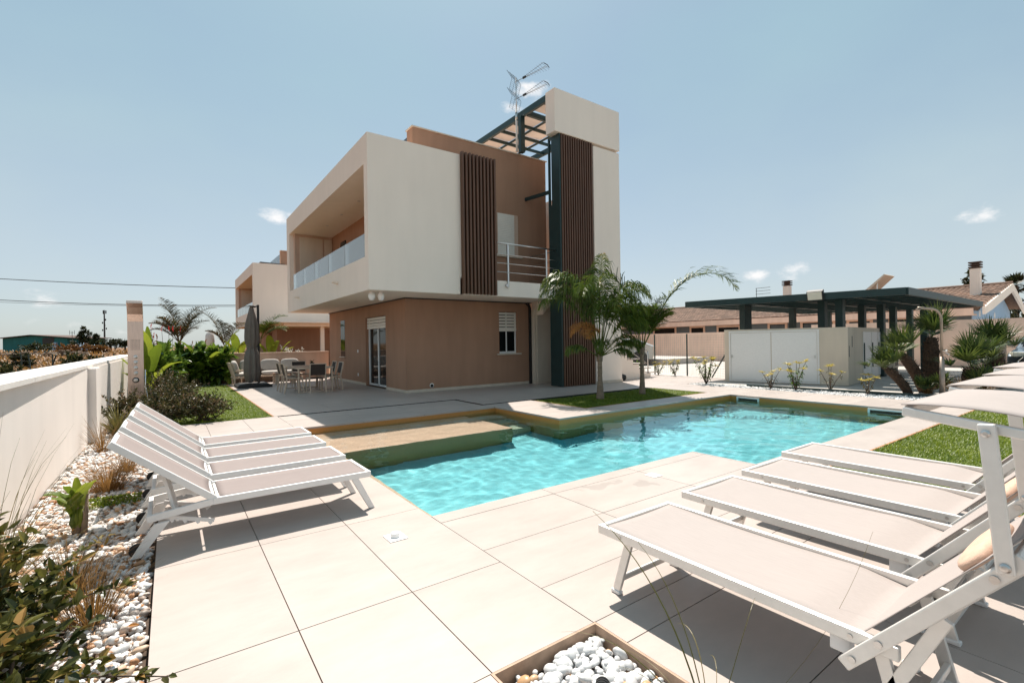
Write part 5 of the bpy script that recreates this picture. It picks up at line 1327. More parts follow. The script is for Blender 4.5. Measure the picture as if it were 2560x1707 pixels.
for (y0, y1, z0, z1, kind) in ((22.75, 24.65, 1.5, 2.27, 0), (20.3, 21.3, 1.5, 2.22, 0), (17.6, 19.1, 1.5, 2.18, 0), (14.55, 15.5, 1.3, 2.26, 1), (11.85, 13.5, 1.0, 2.28, 1), (7.6, 9.0, 1.2, 2.28, 0), (10.0, 11.0, 1.2, 2.25, 1)):
    mb = MB(); mb.box(HX - .03, HX - .004, y0, y1, z0, z1); w_ = mb.build('window', 'glassdark', t)
    mb = MB(); s = .14
    mb.box(HX - .05, HX - .002, y0 - s, y0, z0 - .1, z1 + s); mb.box(HX - .05, HX - .002, y1, y1 + s, z0 - .1, z1 + s); mb.box(HX - .05, HX - .002, y0, y1, z1, z1 + s); mb.build('surround', 'peach', w_)
    if kind:
        mb = MB(); k = int((y1 - y0) / .07)
        for j in range(k): mb.box(HX - .036, HX - .031, y0 + .07 * j + .01, y0 + .07 * j + .05, z0, z1 - .05)
        mb.build('curtain', 'greyblue', w_)
def chimney(y, x=35.0, z0=3.0, z1=4.95, w=.20):
    q = MB(); q.box(x - w, x + w, y - w, y + w, z0, z1); c_ = q.build('chimney', 'white', t)
    q = MB()
    for k in range(3): q.box(x - w - .05, x + w + .05, y - w - .05, y + w + .05, z1 + .04 + .13 * k, z1 + .10 + .13 * k); q.box(x - w + .06, x + w - .06, y - w + .06, y + w - .06, z1 - .01 + .13 * k, z1 + .04 + .13 * k)
    q.build('chimney_cap', 'clay', c_)
chimney(15.75, z1=4.98); chimney(6.19, z1=4.92)
t2 = thing('roof_antenna', (35, 17.9, 3.4), 'small comb shaped aerial on the tiled roof above the carport', 'antenna')
mb = MB(); mb.tube([(35, 17.9, 3.2), (35, 17.9, 5.05)], .02, n=6); mb.build('mast', 'wire', t2)
mb = MB()
for z in (5.03, 4.82, 4.60): mb.tube([(35, 17.95, z), (35, 16.9, z)], .018, n=5)
mb.build('aerial', 'wire', t2)
t2 = thing('solar_panel', (35, 10.3, 3.4), 'tilted solar collector standing up from the tiled roof between the chimneys', 'solar panel')
mb = MB(); mb.extrude([(10.95, 4.20), (10.0, 5.06), (9.93, 5.02), (10.82, 4.14)], (34.3, 0, 0), (0, 1, 0), (0, 0, 1), (1.6, 0, 0)); mb.build('collector', 'cream', t2)
mb = MB(); mb.bar((34.5, 10.4, 3.3), (34.5, 10.4, 4.6), .05, .05); mb.bar((34.5, 10.9, 3.3), (34.5, 10.9, 4.2), .05, .05); mb.build('strut', 'inox', t2)

# ------------------------------------------------------------------ cars
def car(loc, rz, label, paint, suv=True, L_=4.6, W_=1.86, Hh=1.62):
    t = thing('parked_car', (0, 0, 0), label, 'car')
    # side profile, front towards -x (length along x, 0 = front)
    side = [(0.0, .45), (.02, .80), (.12, .93), (1.15, 1.06), (1.95, Hh - .06), (2.35, Hh), (3.6, Hh - .02), (4.25, 1.20), (4.56, 1.08), (4.6, .55), (4.5, .32), (.15, .30)]
    n = len(side); V = []; ws = []
    for k, y in enumerate((-1.0, -.93, -.6, 0, .6, .93, 1.0)):
        for (x, z) in side:
            top = max(0, (z - .95) / (Hh - .95)); wy = W_ / 2 * (1 - .22 * top)
            e_ = abs(y) ** 3; xx = x + (.14 * e_ if x < .5 else (-.12 * e_ if x > 4.2 else 0))
            V.append((xx, y * wy, z - (.05 * e_ if z > .9 else 0)))
    q_ = [(a * n + i, a * n + (i + 1) % n, (a + 1) * n + (i + 1) % n, (a + 1) * n + i) for a in range(6) for i in range(n)]
    q = MB(); q.add(V, q=q_, ng=[list(range(n - 1, -1, -1)), list(range(6 * n, 7 * n))]); body = q.build('body', paint, t, smooth=False, bevel=.03)
    wy = W_ / 2
    q = MB(); q.add([(1.22, -wy * .86, 1.075), (1.22, wy * .86, 1.075), (1.93, wy * .78, Hh - .075), (1.93, -wy * .78, Hh - .075)], q=[(0, 1, 2, 3)]); V2 = np.array(q.v[0]) + np.array([-.02, 0, .035]); q.v[0] = V2; q.build('windscreen', 'glassdark', t)
    for s in (-1, 1):
        q = MB(); yy = lambda z: s * (wy * (1 - .22 * max(0, (z - .95) / (Hh - .95))) + .008)
        for poly in ([(1.45, 1.06), (2.02, Hh - .12), (2.6, Hh - .09), (2.6, 1.06)], [(2.68, 1.06), (2.68, Hh - .09), (3.5, Hh - .11), (3.62, 1.08)], [(3.7, 1.09), (3.58, Hh - .14), (3.72, Hh - .15), (4.08, 1.18)]):
            q.add([(x, yy(z), z) for x, z in poly], q=[(0, 1, 2, 3)])
        q.build('side_window', 'glassdark', t)
        q = MB(); q.bar((.9, s * (wy + .006), 1.03), (4.2, s * (wy - .01), 1.06), .012, .022); q.build('belt_trim', 'chrome', t)
        q = MB(); q.box(1.45, 1.62, s * wy - .0, s * (wy + .18), 1.06, 1.2) if s > 0 else q.box(1.45, 1.62, s * (wy + .18), s * wy, 1.06, 1.2); q.build('mirror', paint, t, bevel=.03)
        q = MB(); q.obox((.17, s * wy * .72, .86), (.10, s * .05, .0), (-.03, .18, 0), (0, 0, .06)); q.build('headlight', 'lampglass', t, bevel=.02)
        for x in (.88, 3.72):
            q = MB(); q.lathe([(.20, -.11), (.33, -.11), (.355, -.08), (.355, .08), (.33, .11), (.20, .11)], (x, s * (wy - .11), .355), n=28, axis=(0, s, 0)); w_ = q.build('wheel', 'rubber', t)
            q = MB(); q.lathe([(.05, .10), (.06, .085), (.20, .07), (.215, .105), (.215, .06), (.05, .06)], (x, s * (wy - .11), .355), n=28, axis=(0, s, 0))
            for k in range(7):
                a = k / 7 * 6.283; q.bar((x, s * (wy - .015), .355), (x + .2 * math.cos(a), s * (wy - .015), .355 + .2 * math.sin(a)), .035, .02, up=(0, 1, 0))
            q.build('rim', 'rim', w_)
            q = MB(); q.lathe([(.40, -.02), (.43, -.02), (.43, .012), (.40, .012)], (x, s * (wy - .0), .36), n=28, axis=(0, s, 0)); q.build('wheel_arch', 'black', t)
    q = MB(); q.extrude([(-.62, .50), (.62, .50), (.70, .68), (.60, .80), (-.60, .80), (-.70, .68)], (.012, 0, 0), (0, 1, 0), (0, 0, 1), (-.045, 0, 0)); gr = q.build('grille', 'black', t, bevel=.01)
    q = MB()
    for a in range(14):
        for b in range(4): q.obox((-.038, -.56 + .086 * a, .55 + .062 * b), (.006, 0, 0), (0, .012, 0), (0, 0, .016))
    q.tube([(-.03, y, z) for y, z in ((-.62, .50), (.62, .50), (.70, .68), (.60, .80), (-.60, .80), (-.70, .68), (-.62, .50))], .018, n=6); q.build('grille_trim', 'chrome', gr)
    q = MB(); q.box(-.03, .1, -.85, .85, .32, .46); q.build('bumper', 'black', t, bevel=.03)
    q = MB(); q.box(-.045, -.03, -.26, .26, .35, .45); q.build('number_plate', 'whiteplastic', t)
    t.location = loc; t.rotation_euler = (0, 0, rz)
    return t
car((18.35, 1.75, 0), math.radians(0), 'slate blue car with dotted grille behind the large fan palm', 'carpaint')
car((18.9, 20.4, 0), math.radians(-45), 'beige car parked behind the wire fence, beyond the stair', 'carwhite', Hh=1.5)
# ------------------------------------------------------------------ palms by the pool
def feather_palm(x, y, th, spec, label, seed, group=None, r=.085, leaf='palmleaf', dead=None, stub=6, name='feather_palm', ll=.70, nl=46, zbase=0.0, hang=.9, w=.019, bare=.18, pw=2.0, spread=.75):
    t = thing(name, (x, y, zbase), label, 'palm tree', group); g = np.random.default_rng(seed); r = r * .86
    q = MB(); prof = []
    for k in range(26):
        f = k / 25; prof.append((r * (1.35 - .5 * min(1, f * 2.2) + .04 * (k % 3 == 0)) * (1 - .15 * f), zbase - .02 + f * th))
    q.lathe(prof, (x, y, 0), n=14, wob=.03, seed=seed)
    for k in range(stub):
        a = g.uniform(0, 6.28); q.tube([(x + .05 * math.cos(a), y + .05 * math.sin(a), zbase + th * .82), (x + .09 * math.cos(a), y + .09 * math.sin(a), zbase + th * g.uniform(.95, 1.15))], [.025, .008], n=6)
    q.build('trunk', 'trunk', t, smooth=True)
    q = MB(); st = MB()
    for (az, el, L, dr) in spec:
        a = math.radians(az + g.normal() * 5); b0 = np.array([x, y, zbase + th - .08]) + np.array([math.cos(a), math.sin(a), 0]) * .035
        frond(q, b0, a, math.radians(el), L, math.radians(dr), nl=nl, ll=ll * min(1, L / 1.7), hang=hang, w=w, g=g, tint0=.30, tints=.42, stem=st, r0=.016, bare=bare, pw=pw, spread=spread)
    q.build('crown', leaf, t); st.build('frond_stem', 'palmleaf' if leaf != 'pinkpalm' else 'pinkpalm', t, smooth=True)
    for (az, el, L, dr, z) in (dead or []):
        q = MB(); frond(q, (x, y, z), math.radians(az), math.radians(el), L, math.radians(dr), nl=40, ll=.38, hang=1.3, w=.014, g=g, tint0=.4, tints=.5); q.build('dead_frond', 'dryfrond', t)
    return t
feather_palm(8.41, 8.10, 1.10, [(146, 84, 2.85, 165), (124, 82, 2.75, 160), (168, 83, 2.7, 165), (205, 80, 2.4, 165), (228, 85, 2.6, 170), (150, 76, 2.5, 150), (135, 70, 2.3, 150),
    (100, 82, 2.4, 150), (-36, 84, 2.5, 165), (-62, 80, 2.3, 160), (-10, 78, 2.2, 160), (240, 89, 2.45, 40), (300, 74, 1.9, 160), (250, 76, 2.0, 160), (-30, 62, 1.6, 150), (-45, 35, 1.0, 125), (-20, 20, .9, 110), (160, 30, .9, 120), (230, 40, 1.0, 125), (-75, 45, 1.1, 125)],
    'full drooping feather palm before the timber screen, with an orange dead frond', 11, None, bare=.34, nl=60, hang=2.8, w=.021, ll=.72, pw=3.0, spread=.5, dead=[(175, 30, .9, 110, 1.62), (200, 20, .75, 105, 1.58), (150, 25, .8, 110, 1.6)])
feather_palm(9.955, 8.09, 1.25, [(144, 82, 3.0, 140), (-36, 66, 3.55, 150), (60, 76, 1.35, 60), (110, 72, 1.4, 70), (200, 70, 1.25, 60), (250, 74, 1.35, 70), (310, 68, 1.3, 60), (20, 74, 1.35, 60), (160, 68, 1.4, 60), (-25, 62, 1.25, 55), (135, 60, 1.3, 70), (-60, 80, 1.45, 50)],
    'slimmer feather palm with one long frond arching over the carport roof edge', 12, None, r=.075, ll=.78, nl=58, hang=.55, w=.022, bare=.30, pw=2.6, spread=.85)

# ------------------------------------------------------------------ fan palms on the right
def fan_palm(x, y, hx, hy, hz, r, n, L, stalk, label, seed, extra=None):
    t = thing('fan_palm', (x, y, 0), label, 'palm tree', 'fan palms by the carport'); g = np.random.default_rng(seed)
    P = [np.array([x, y, -.02]), np.array([(x + hx) / 2 + (x - hx) * .12, (y + hy) / 2 + (y - hy) * .12, hz * .5]), np.array([hx, hy, hz])]
    c = np.array([(1 - s) ** 2 * P[0] + 2 * s * (1 - s) * (2 * P[1] - (P[0] + P[2]) / 2) + s * s * P[2] for s in np.linspace(0, 1, 12)])
    q = MB(); rr = r * np.array([.85, .95, 1, 1.02, 1.02, 1, 1, .98, .95, .9, .8, .5]); q.tube(c, rr, n=12)
    N = int(260 * (hz / .8) * (r / .13)); s = g.uniform(0, .97, N); i = (s * 11).astype(int); fr_ = (s * 11 - i)[:, None]; a = g.uniform(0, 6.28, N)
    B = c[i] * (1 - fr_) + c[np.minimum(i + 1, 11)] * fr_ + np.stack([np.cos(a), np.sin(a), 0 * a], 1) * (rr[i] * .92)[:, None]
    D = np.stack([np.cos(a) * .75, np.sin(a) * .75, np.full(N, .9)], 1) + g.normal(0, .25, (N, 3))
    q.leaves(B, D, np.stack([np.cos(a), np.sin(a), 0 * a], 1), .075 * g.uniform(.6, 1.4, N), .03, g.uniform(-1, 1, N), fold=.1); q.build('trunk', 'fibre', t)
    q = MB(); top = np.array([hx, hy, hz]); ax = nrm(c[-1] - c[-3])
    for k in range(n):
        a = k * 2.4 + g.uniform(-.3, .3); el = math.radians((8, 70, 38, 84, 22, 55)[k % 6] + g.uniform(-8, 8))
        d = np.array([math.cos(a) * math.cos(el), math.sin(a) * math.cos(el), math.sin(el)]) + ax * .35 - np.array([0, 0, .25])
        fan_leaf(q, top + g.normal(0, .02, 3), d, L * g.uniform(.8, 1.1), stalk * g.uniform(.7, 1.2), g, tint=g.uniform(.15, .5))
    q.build('crown', 'fanleaf', t)
    if extra:
        q = MB()
        for (ex, ey, ez, m) in extra:
            for k in range(m):
                a = g.uniform(0, 6.28); el = g.uniform(.3, 1.2); fan_leaf(q, (ex, ey, ez), (math.cos(a) * math.cos(el), math.sin(a) * math.cos(el), math.sin(el)), L * .6, stalk * .6, g, n=18, tint=.3)
        q.build('side_shoot', 'fanleaf', t)
    return t
fan_palm(14.62, 3.80, 14.16, 4.13, .62, .10, 8, .44, .28, 'smallest fan palm, its thin trunk leaning over the gravel', 31, [(14.75, 3.55, .08, 6)])
fan_palm(15.30, 3.66, 14.84, 4.02, .97, .13, 9, .52, .34, 'taller leaning fan palm between the smallest one and the upright one', 32, [(15.2, 3.4, .1, 7)])
fan_palm(16.41, 3.80, 16.45, 3.78, 1.36, .17, 10, .66, .40, 'tall upright fan palm with a thick fibrous trunk behind the curved shower', 33)
fan_palm(15.75, 2.92, 15.78, 2.90, .62, .16, 11, .60, .38, 'short stout fan palm between the curved shower and the car', 34, [(15.6, 2.7, .15, 6)])
fan_palm(17.85, 2.76, 17.74, 2.82, .98, .20, 12, .68, .40, 'large fan palm with a wide dark crown beside the car', 35, [(17.1, 2.75, .22, 8)])
# low scrub at their feet
g = np.random.default_rng(44)
for k, (x, y, r_, lb) in enumerate(((15.0, 3.02, .28, 'dry lavender tuft at the foot of the curved shower'), (16.3, 2.75, .32, 'dry lavender tuft between the short and the large fan palm'), (14.9, 3.5, .22, 'dry lavender tuft under the leaning fan palms'), (16.9, 3.3, .3, 'dry lavender tuft behind the short fan palm'))):
    mb = MB(); grass_tuft(mb, (x, y, 0), 130, r_ * 1.5, r_ * 1.6, g, w=.010, tint=(0, 1), lean=.5); tag(mb.build('lavender_tuft', 'grassdry'), lb, 'plant', 'dry tufts under the fan palms')
# young shrubs with yellow rosettes
def seedling(x, y, h, n, label, seed, lush=0):
    t = thing('young_shrub', (x, y, 0), label, 'plant', 'young shrubs in the gravel strip'); g = np.random.default_rng(seed); st = MB(); lv = MB(); ys = MB()
    for k in range(n):
        a = k * 2.4 + g.uniform(-.4, .4); hh = h * g.uniform(.6, 1.05); s = hh * g.uniform(.2, .55)
        tip = np.array([x + math.cos(a) * s, y + math.sin(a) * s, hh]); mid = np.array([x + math.cos(a) * s * .45, y + math.sin(a) * s * .45, hh * .5])
        st.tube([(x, y, -.02), mid, tip], [.012, .009, .005], n=5)
        m = 11; aa = np.arange(m) * 2.4; el = g.uniform(.15, 1.0, m)
        ys.leaves(np.repeat(tip[None], m, 0) + g.normal(0, .008, (m, 3)), np.stack([np.cos(aa) * np.cos(el), np.sin(aa) * np.cos(el), np.sin(el)], 1), np.tile([0, 0, 1.0], (m, 1)), .11 * g.uniform(.7, 1.15, m), .04, g.uniform(.25, 1, m), droop=.3)
        m = 5 + lush; f = g.uniform(.25, .9, m)[:, None]; B = np.array([x, y, 0]) * (1 - f) + tip * f; aa = g.uniform(0, 6.28, m)
        lv.leaves(B, np.stack([np.cos(aa), np.sin(aa), g.uniform(-.6, .3, m)], 1), np.tile([0, 0, 1.0], (m, 1)), .10, .035, g.uniform(0, .9, m), droop=.35)
    st.build('stem', 'bark', t); lv.build('foliage', 'hedge' if not lush else 'broad', t); ys.build('rosette', 'yellow', t); return t
seedling(15.75, 12.0, .55, 6, 'young yellow tipped shrub between the stair and the first fence post', 51, 5)
seedling(15.72, 11.2, .62, 7, 'young yellow tipped shrub in front of the fence, between its two posts', 52, 5)
seedling(13.42, 8.45, .78, 12, 'bushy yellow tipped shrub at the fence end of the gravel strip', 53, 9)
seedling(13.46, 6.53, .55, 5, 'sparse yellow tipped shrub in front of the white doors', 54)
seedling(13.50, 5.90, .72, 8, 'leafy yellow tipped shrub in front of the white doors, next to the sparse one', 55, 8)
seedling(13.95, 5.25, .68, 5, 'tall leggy shrub with yellow tips at the corner of the white block', 56)
seedling(13.70, 4.35, .55, 5, 'shrub with yellow tips and dark leaves, next to the leaning fan palm', 57)
t = thing('bush', (15.1, 12.5, 0), 'small round green bush behind the slim palm trunk, at the stair foot', 'bush')
mb = MB(); bush_leaves(mb, None, (15.1, 12.5, .30), (.30, .30, .30), 420, .09, g, tint=(.2, 1)); mb.build('foliage', 'broad', t)

# ------------------------------------------------------------------ left border planting
g = np.random.default_rng(61)
def shrub(name, x, y, c, r, n, L, m, label, tint=(0, 1), wr=.42, nst=10, group=None, up=.35, z0=0.0):
    t = thing(name, (x, y, z0), label, 'shrub', group); lv = MB(); st = MB()
    bush_leaves(lv, st, c, r, n, L, g, wr=wr, tint=tint, nst=nst, up=up); lv.build('foliage', m, t)
    if st.v: st.build('stem', 'bark', t)
    return t
for (x, y, h, r_, lb) in ((.52, 10.75, .55, .46, 'dark purple hedge shrub at the lawn corner by the pool slabs'), (-.05, 10.75, .62, .50, 'dark purple hedge shrub in front of the copper shower foot'), (-.62, 10.6, .66, .38, 'dark purple hedge shrub between the copper shower and the white wall'),
                          (.15, 11.9, .70, .55, 'dark purple hedge shrub along the lawn, second from the pool'), (.0, 13.2, .82, .60, 'dark purple hedge shrub along the lawn, behind the shower'), (-.1, 14.4, .88, .55, 'dark purple hedge shrub along the lawn, next to the tall strelitzia')):
    shrub('hedge_shrub', x, y, (x, y, h * .5), (r_, r_, h * .5), 2500, .062, 'hedge', lb, group='dark hedge shrubs along the lawn', nst=14)
t = thing('flax_clump', (-.72, 9.95, 0), 'strappy olive grass clump under the copper shower against the wall', 'grass clump')
mb = MB(); grass_tuft(mb, (-.70, 9.95, 0), 120, .55, .3, g, w=.02, tint=(0, .6)); mb.build('foliage', 'grassgreen', t)
def banana_leaf(q, b, az, el, stalk, L, Wd, droop, g, tint):
    h = np.array([math.cos(az), math.sin(az), 0]); s = np.array([-math.sin(az), math.cos(az), 0]); k = 14
    e = el - droop * np.linspace(0, 1, k) ** 1.5; d = np.cos(e)[:, None] * h + np.sin(e)[:, None] * np.array([0, 0, 1.0])
    P0 = np.asarray(b, float); P1 = P0 + (np.array([h[0] * math.cos(el), h[1] * math.cos(el), math.sin(el)])) * stalk
    q.tube([P0, (P0 + P1) / 2 + h * .02, P1], [.022, .018, .013], n=6, tint=tint)
    P = P1 + np.concatenate([[np.zeros(3)], np.cumsum(d[:-1] * L / (k - 1), 0)]); pr = np.sin(np.linspace(.12, 1, k) * math.pi * .98) ** .6 * Wd / 2
    n = np.cross(d, s); V = []
    for i in range(k):
        lift = .28 * pr[i] + g.normal(0, .008)
        V += [P[i] - s * pr[i] + n[i] * -lift * (1 if n[i][2] < 0 else -1), P[i] - s * pr[i] * .5 + n[i] * -lift * .6 * (1 if n[i][2] < 0 else -1), P[i], P[i] + s * pr[i] * .5 + n[i] * -lift * .6 * (1 if n[i][2] < 0 else -1), P[i] + s * pr[i] + n[i] * -lift * (1 if n[i][2] < 0 else -1)]
    qq = [(i * 5 + j, i * 5 + j + 1, (i + 1) * 5 + j + 1, (i + 1) * 5 + j) for i in range(k - 1) for j in range(4)]
    q.add(V, q=qq, tint=tint)
def banana(x, y, specs, label, seed, z0=0.0, group='large leaved plants along the back of the garden'):
    t = thing('strelitzia', (x, y, z0), label, 'plant', group); g = np.random.default_rng(seed); q = MB()
    for (az, el, stalk, L, Wd, dr) in specs: banana_leaf(q, (x + g.normal() * .04, y + g.normal() * .04, z0), math.radians(az), math.radians(el), stalk, L, Wd, math.radians(dr), g, g.uniform(.2, 1))
    q.build('foliage', 'banana', t, smooth=True); return t
banana(-.48, 15.5, [(250, 84, .95, .95, .34, 30), (300, 76, .8, .8, .32, 40), (230, 78, .7, .85, .30, 45), (180, 70, .7, .7, .28, 50), (340, 66, .55, .8, .30, 70), (290, 60, .4, .7, .30, 60), (120, 76, .8, .8, .3, 40), (260, 88, 1.2, .75, .16, 12), (215, 62, .4, .6, .28, 40)], 'tall green strelitzia with paddle leaves beside the copper shower', 71)
banana(1.0, 20.55, [(-20, 62, 1.2, 1.15, .20, 15), (200, 70, 1.0, .8, .3, 40), (300, 66, .8, .7, .3, 60), (250, 58, .6, .6, .3, 60)], 'strelitzia with a leaning dark spear leaf above the broad leaved shrubs', 72)
banana(2.75, 27.3, [(250, 80, 1.0, 1.0, .4, 40), (200, 74, .9, .9, .4, 50), (300, 72, .9, .9, .4, 50), (160, 66, .8, .8, .35, 60), (340, 64, .7, .8, .35, 60)], 'strelitzia behind the peach wall, on the lawn side of the closed umbrella', 73, .1)
banana(4.1, 26.5, [(250, 82, .9, 1.0, .4, 40), (290, 70, .9, .9, .35, 55), (200, 72, .8, .9, .35, 55), (330, 56, .7, 1.0, .3, 50), (350, 66, .9, .9, .3, 40), (170, 60, .6, .8, .3, 60)], 'strelitzia behind the peach wall, on the house side of the closed umbrella', 74, .1)
for (x, y, h, r_, lb) in ((-.35, 17.2, 1.25, .50, 'broad leaved glossy shrub behind the strelitzia by the shower'), (-.30, 19.4, 1.45, .60, 'broad leaved glossy shrub in the corner where the two garden walls meet'), (.35, 20.45, 1.35, .55, 'broad leaved glossy shrub at the end of the lawn, next to the corner one'),
                          (.95, 20.5, 1.45, .55, 'broad leaved glossy shrub at the end of the lawn, under the dark spear leaf'), (1.50, 20.5, 1.30, .50, 'broad leaved glossy shrub at the end of the lawn, beside the armchair')):
    shrub('broadleaf_shrub', x, y, (x, y, h * .54), (r_, r_ * .8, h * .50), 560, .33, 'broad', lb, group='broad leaved shrubs round the lawn', nst=16, up=.2, wr=.5)
A = dict(leaf='pinkpalm', name='feather_palm', r=.07, ll=.55, nl=64, hang=.3, w=.028, zbase=.1)
feather_palm(.34, 26.8, 1.6, [(130, 76, 2.4, 45), (-36, 66, 2.4, 75), (-36, 54, 1.7, 60), (140, 58, 1.6, 60), (230, 70, 1.6, 80), (200, 60, 1.5, 80), (40, 70, 1.8, 60), (-60, 50, 1.4, 80), (150, 84, 2.0, 60), (-20, 80, 1.9, 60), (260, 56, 1.3, 90), (170, 50, 1.3, 80)], 'feathery reddish palm rising behind the broad leaved shrubs and the tall strelitzia', 13, **A)
feather_palm(2.15, 26.0, 1.2, [(146, 74, 2.6, 75), (-36, 72, 1.6, 60), (120, 80, 1.6, 50), (200, 70, 1.3, 80)], 'thin feathery palm with one long arching frond, between the reddish palm and the neighbouring villa', 14, **A)
feather_palm(3.7, 27.0, 1.7, [(-36, 66, 1.9, 85), (-50, 56, 1.6, 90), (-20, 46, 1.5, 80), (146, 70, 1.2, 80), (230, 60, 1.3, 90), (-36, 40, 1.5, 80), (-70, 60, 1.5, 90)], 'yellowish feather palm behind the closed umbrella', 15, **{**A, 'leaf': 'palmleaf'})
t = thing('closed_parasol', (2.03, 35.5, 0), 'closed white parasol far behind the garden shrubs', 'umbrella')
mb = MB(); mb.lathe([(.06, 1.15), (.22, 1.4), (.26, 1.7), (.24, 2.1), (.15, 2.3), (.03, 2.36)], (2.03, 35.5, 0), n=14); mb.build('canopy', 'white_flower' if False else 'coping', t, smooth=True)
mb = MB(); mb.tube([(2.03, 35.5, 0), (2.03, 35.5, 1.2)], .03, n=8); mb.build('pole', 'inox', t)
for (x, y, h, m, lb) in ((-.7, 24.5, 1.9, 'treeleaf2', 'red flowering scrub behind the corner of the garden walls'), (.9, 25.0, 1.6, 'treeleaf2', 'orange scrub under the feathery reddish palm'), (3.3, 27.5, 1.7, 'treeleaf', 'dark shrub behind the peach wall beside the yellowish palm'), (5.1, 26.0, 1.25, 'white_flower', 'pale leaved shrub peeping over the peach wall near the villa')):
    shrub('garden_shrub', x, y, (x, y, h * .55), (.8, .6, h * .5), 700, .13, m, lb, nst=8, group='shrubs behind the peach wall')
mb = MB(); P = np.stack([g.uniform(-1.2, .5, 7), g.uniform(21.8, 24, 7), g.uniform(1.7, 2.2, 7)], 1)
for k_ in range(4): mb.leaves(P + [0, 0, .05 * k_], g.normal(0, .4, (7, 3)) + [0, 0, 1.2], g.normal(size=(7, 3)), .11, .035, g.uniform(0, 1, 7))
st = MB()
for p in P: st.tube([(p[0] * .6, p[1], .1), (p[0], p[1], p[2])], [.012, .006], n=4)
t = thing('red_flowers', (-.1, 23, 0), 'red bracts on thin stems above the broad leaved shrubs', 'flowers'); mb.build('bract', 'redflower', t); st.build('stem', 'bark', t)

# ------------------------------------------------------------------ foreground planting on the left
t = thing('olive_bush', (-.72, 2.55, 0), 'dark glossy olive leaved bush spreading over the pebbles by the white wall', 'bush'); lv = MB(); st = MB()
for (c, r, n) in (((-.80, 2.95, .32), (.40, .46, .36), 2500), ((-.78, 2.15, .30), (.38, .46, .36), 2200), ((-.55, 2.6, .20), (.32, .56, .25), 1300), ((-.88, 3.5, .30), (.28, .32, .33), 900), ((-.70, 1.6, .22), (.34, .4, .26), 1100)): bush_leaves(lv, st, c, r, n, .074, g, wr=.46, tint=(0, .95), nst=20)
for (a, b, c_) in (((-.5, 2.5, .2), (-.25, 2.35, .2), (-.02, 2.22, .17)), ((-.5, 2.4, .12), (-.28, 2.2, .15), (-.07, 2.08, .12)), ((-.55, 2.9, .2), (-.35, 2.95, .3), (-.16, 2.9, .28)), ((-.6, 3.0, .3), (-.42, 3.3, .36), (-.30, 3.55, .34)), ((-.6, 2.3, .1), (-.35, 2.05, .1), (-.16, 1.95, .06))):
    a, b, c_ = map(np.array, (a, b, c_)); C = np.array([(1 - s) ** 2 * a + 2 * s * (1 - s) * b + s * s * c_ for s in np.linspace(0, 1, 10)]); st.tube(C, np.linspace(.006, .002, 10), n=5)
    m = 30; f = g.uniform(.15, 1, m) * 9; i = np.minimum(f.astype(int), 8); B = C[i] + (C[i + 1] - C[i]) * (f - i)[:, None]
    lv.leaves(B, nrm(C[-1] - C[0]) * .8 + g.normal(0, .6, (m, 3)) + [0, 0, .3], g.normal(0, .4, (m, 3)) + [0, 0, 1], .052 * g.uniform(.5, 1.1, m), .023, g.uniform(.1, 1, m))
lv.build('foliage', 'bushleaf', t); st.build('stem', 'bark', t)
t = thing('strelitzia_sprout', (-.60, 4.95, 0), 'young curled strelitzia sprout standing in the pebbles by the wall', 'plant'); q = MB()
for (az, el, sk, L, Wd, dr) in ((190, 80, .14, .26, .14, 90), (230, 84, .16, .24, .12, 40), (320, 82, .18, .26, .13, 70), (140, 76, .12, .24, .14, 110), (270, 88, .2, .22, .06, 10)): banana_leaf(q, (-.60, 4.95, 0), math.radians(az), math.radians(el), sk, L, Wd, math.radians(dr), g, g.uniform(.1, .8))
q.build('foliage', 'banana', t, smooth=True); q = MB(); q.tube([(-.60, 4.95, -.02), (-.6, 4.95, .12), (-.59, 4.94, .22)], [.034, .026, .012], n=9); q.tube([(-.56, 4.93, -.02), (-.535, 4.92, .28)], [.024, .008], n=7); q.build('sheath', 'trunk', t, smooth=True)
for (x, y, n, h, sp, m, w, lb, tn) in ((-.52, 6.2, 420, .38, .5, 'grassdry', .005, 'fluffy orange dry grass tuft in the pebbles between the sprout and the wall joint', (.2, 1)), (-.42, 7.0, 220, .26, .4, 'grassdry', .005, 'small dry grass tuft under the second white lounger head', (.2, 1)),
                              (-.88, 4.0, 90, .95, .5, 'grassgreen', .007, 'long arching green grass leaning on the white wall above the olive bush', (0, .9)), (-.50, 3.75, 260, .36, .45, 'grassdry', .005, 'dry golden grass tuft behind the olive bush', (0, .9)), (-.78, 8.6, 120, .5, .3, 'grassdry', .006, 'thin dry grass at the wall joint', (.1, .8)), (-.92, 3.2, 110, .85, .5, 'grassgreen', .007, 'tall green grass behind the olive bush against the white wall', (0, .8)), (-.35, 3.3, 240, .34, .4, 'grassdry', .005, 'dry golden grass spilling over the pebbles beside the olive bush', (0, .8))):
    mb = MB(); grass_tuft(mb, (x, y, -.02), n, h, sp, g, w=w, tint=tn, lean=.7); tag(mb.build('grass_tuft', m), lb, 'grass tuft', 'grass tufts in the pebble border')
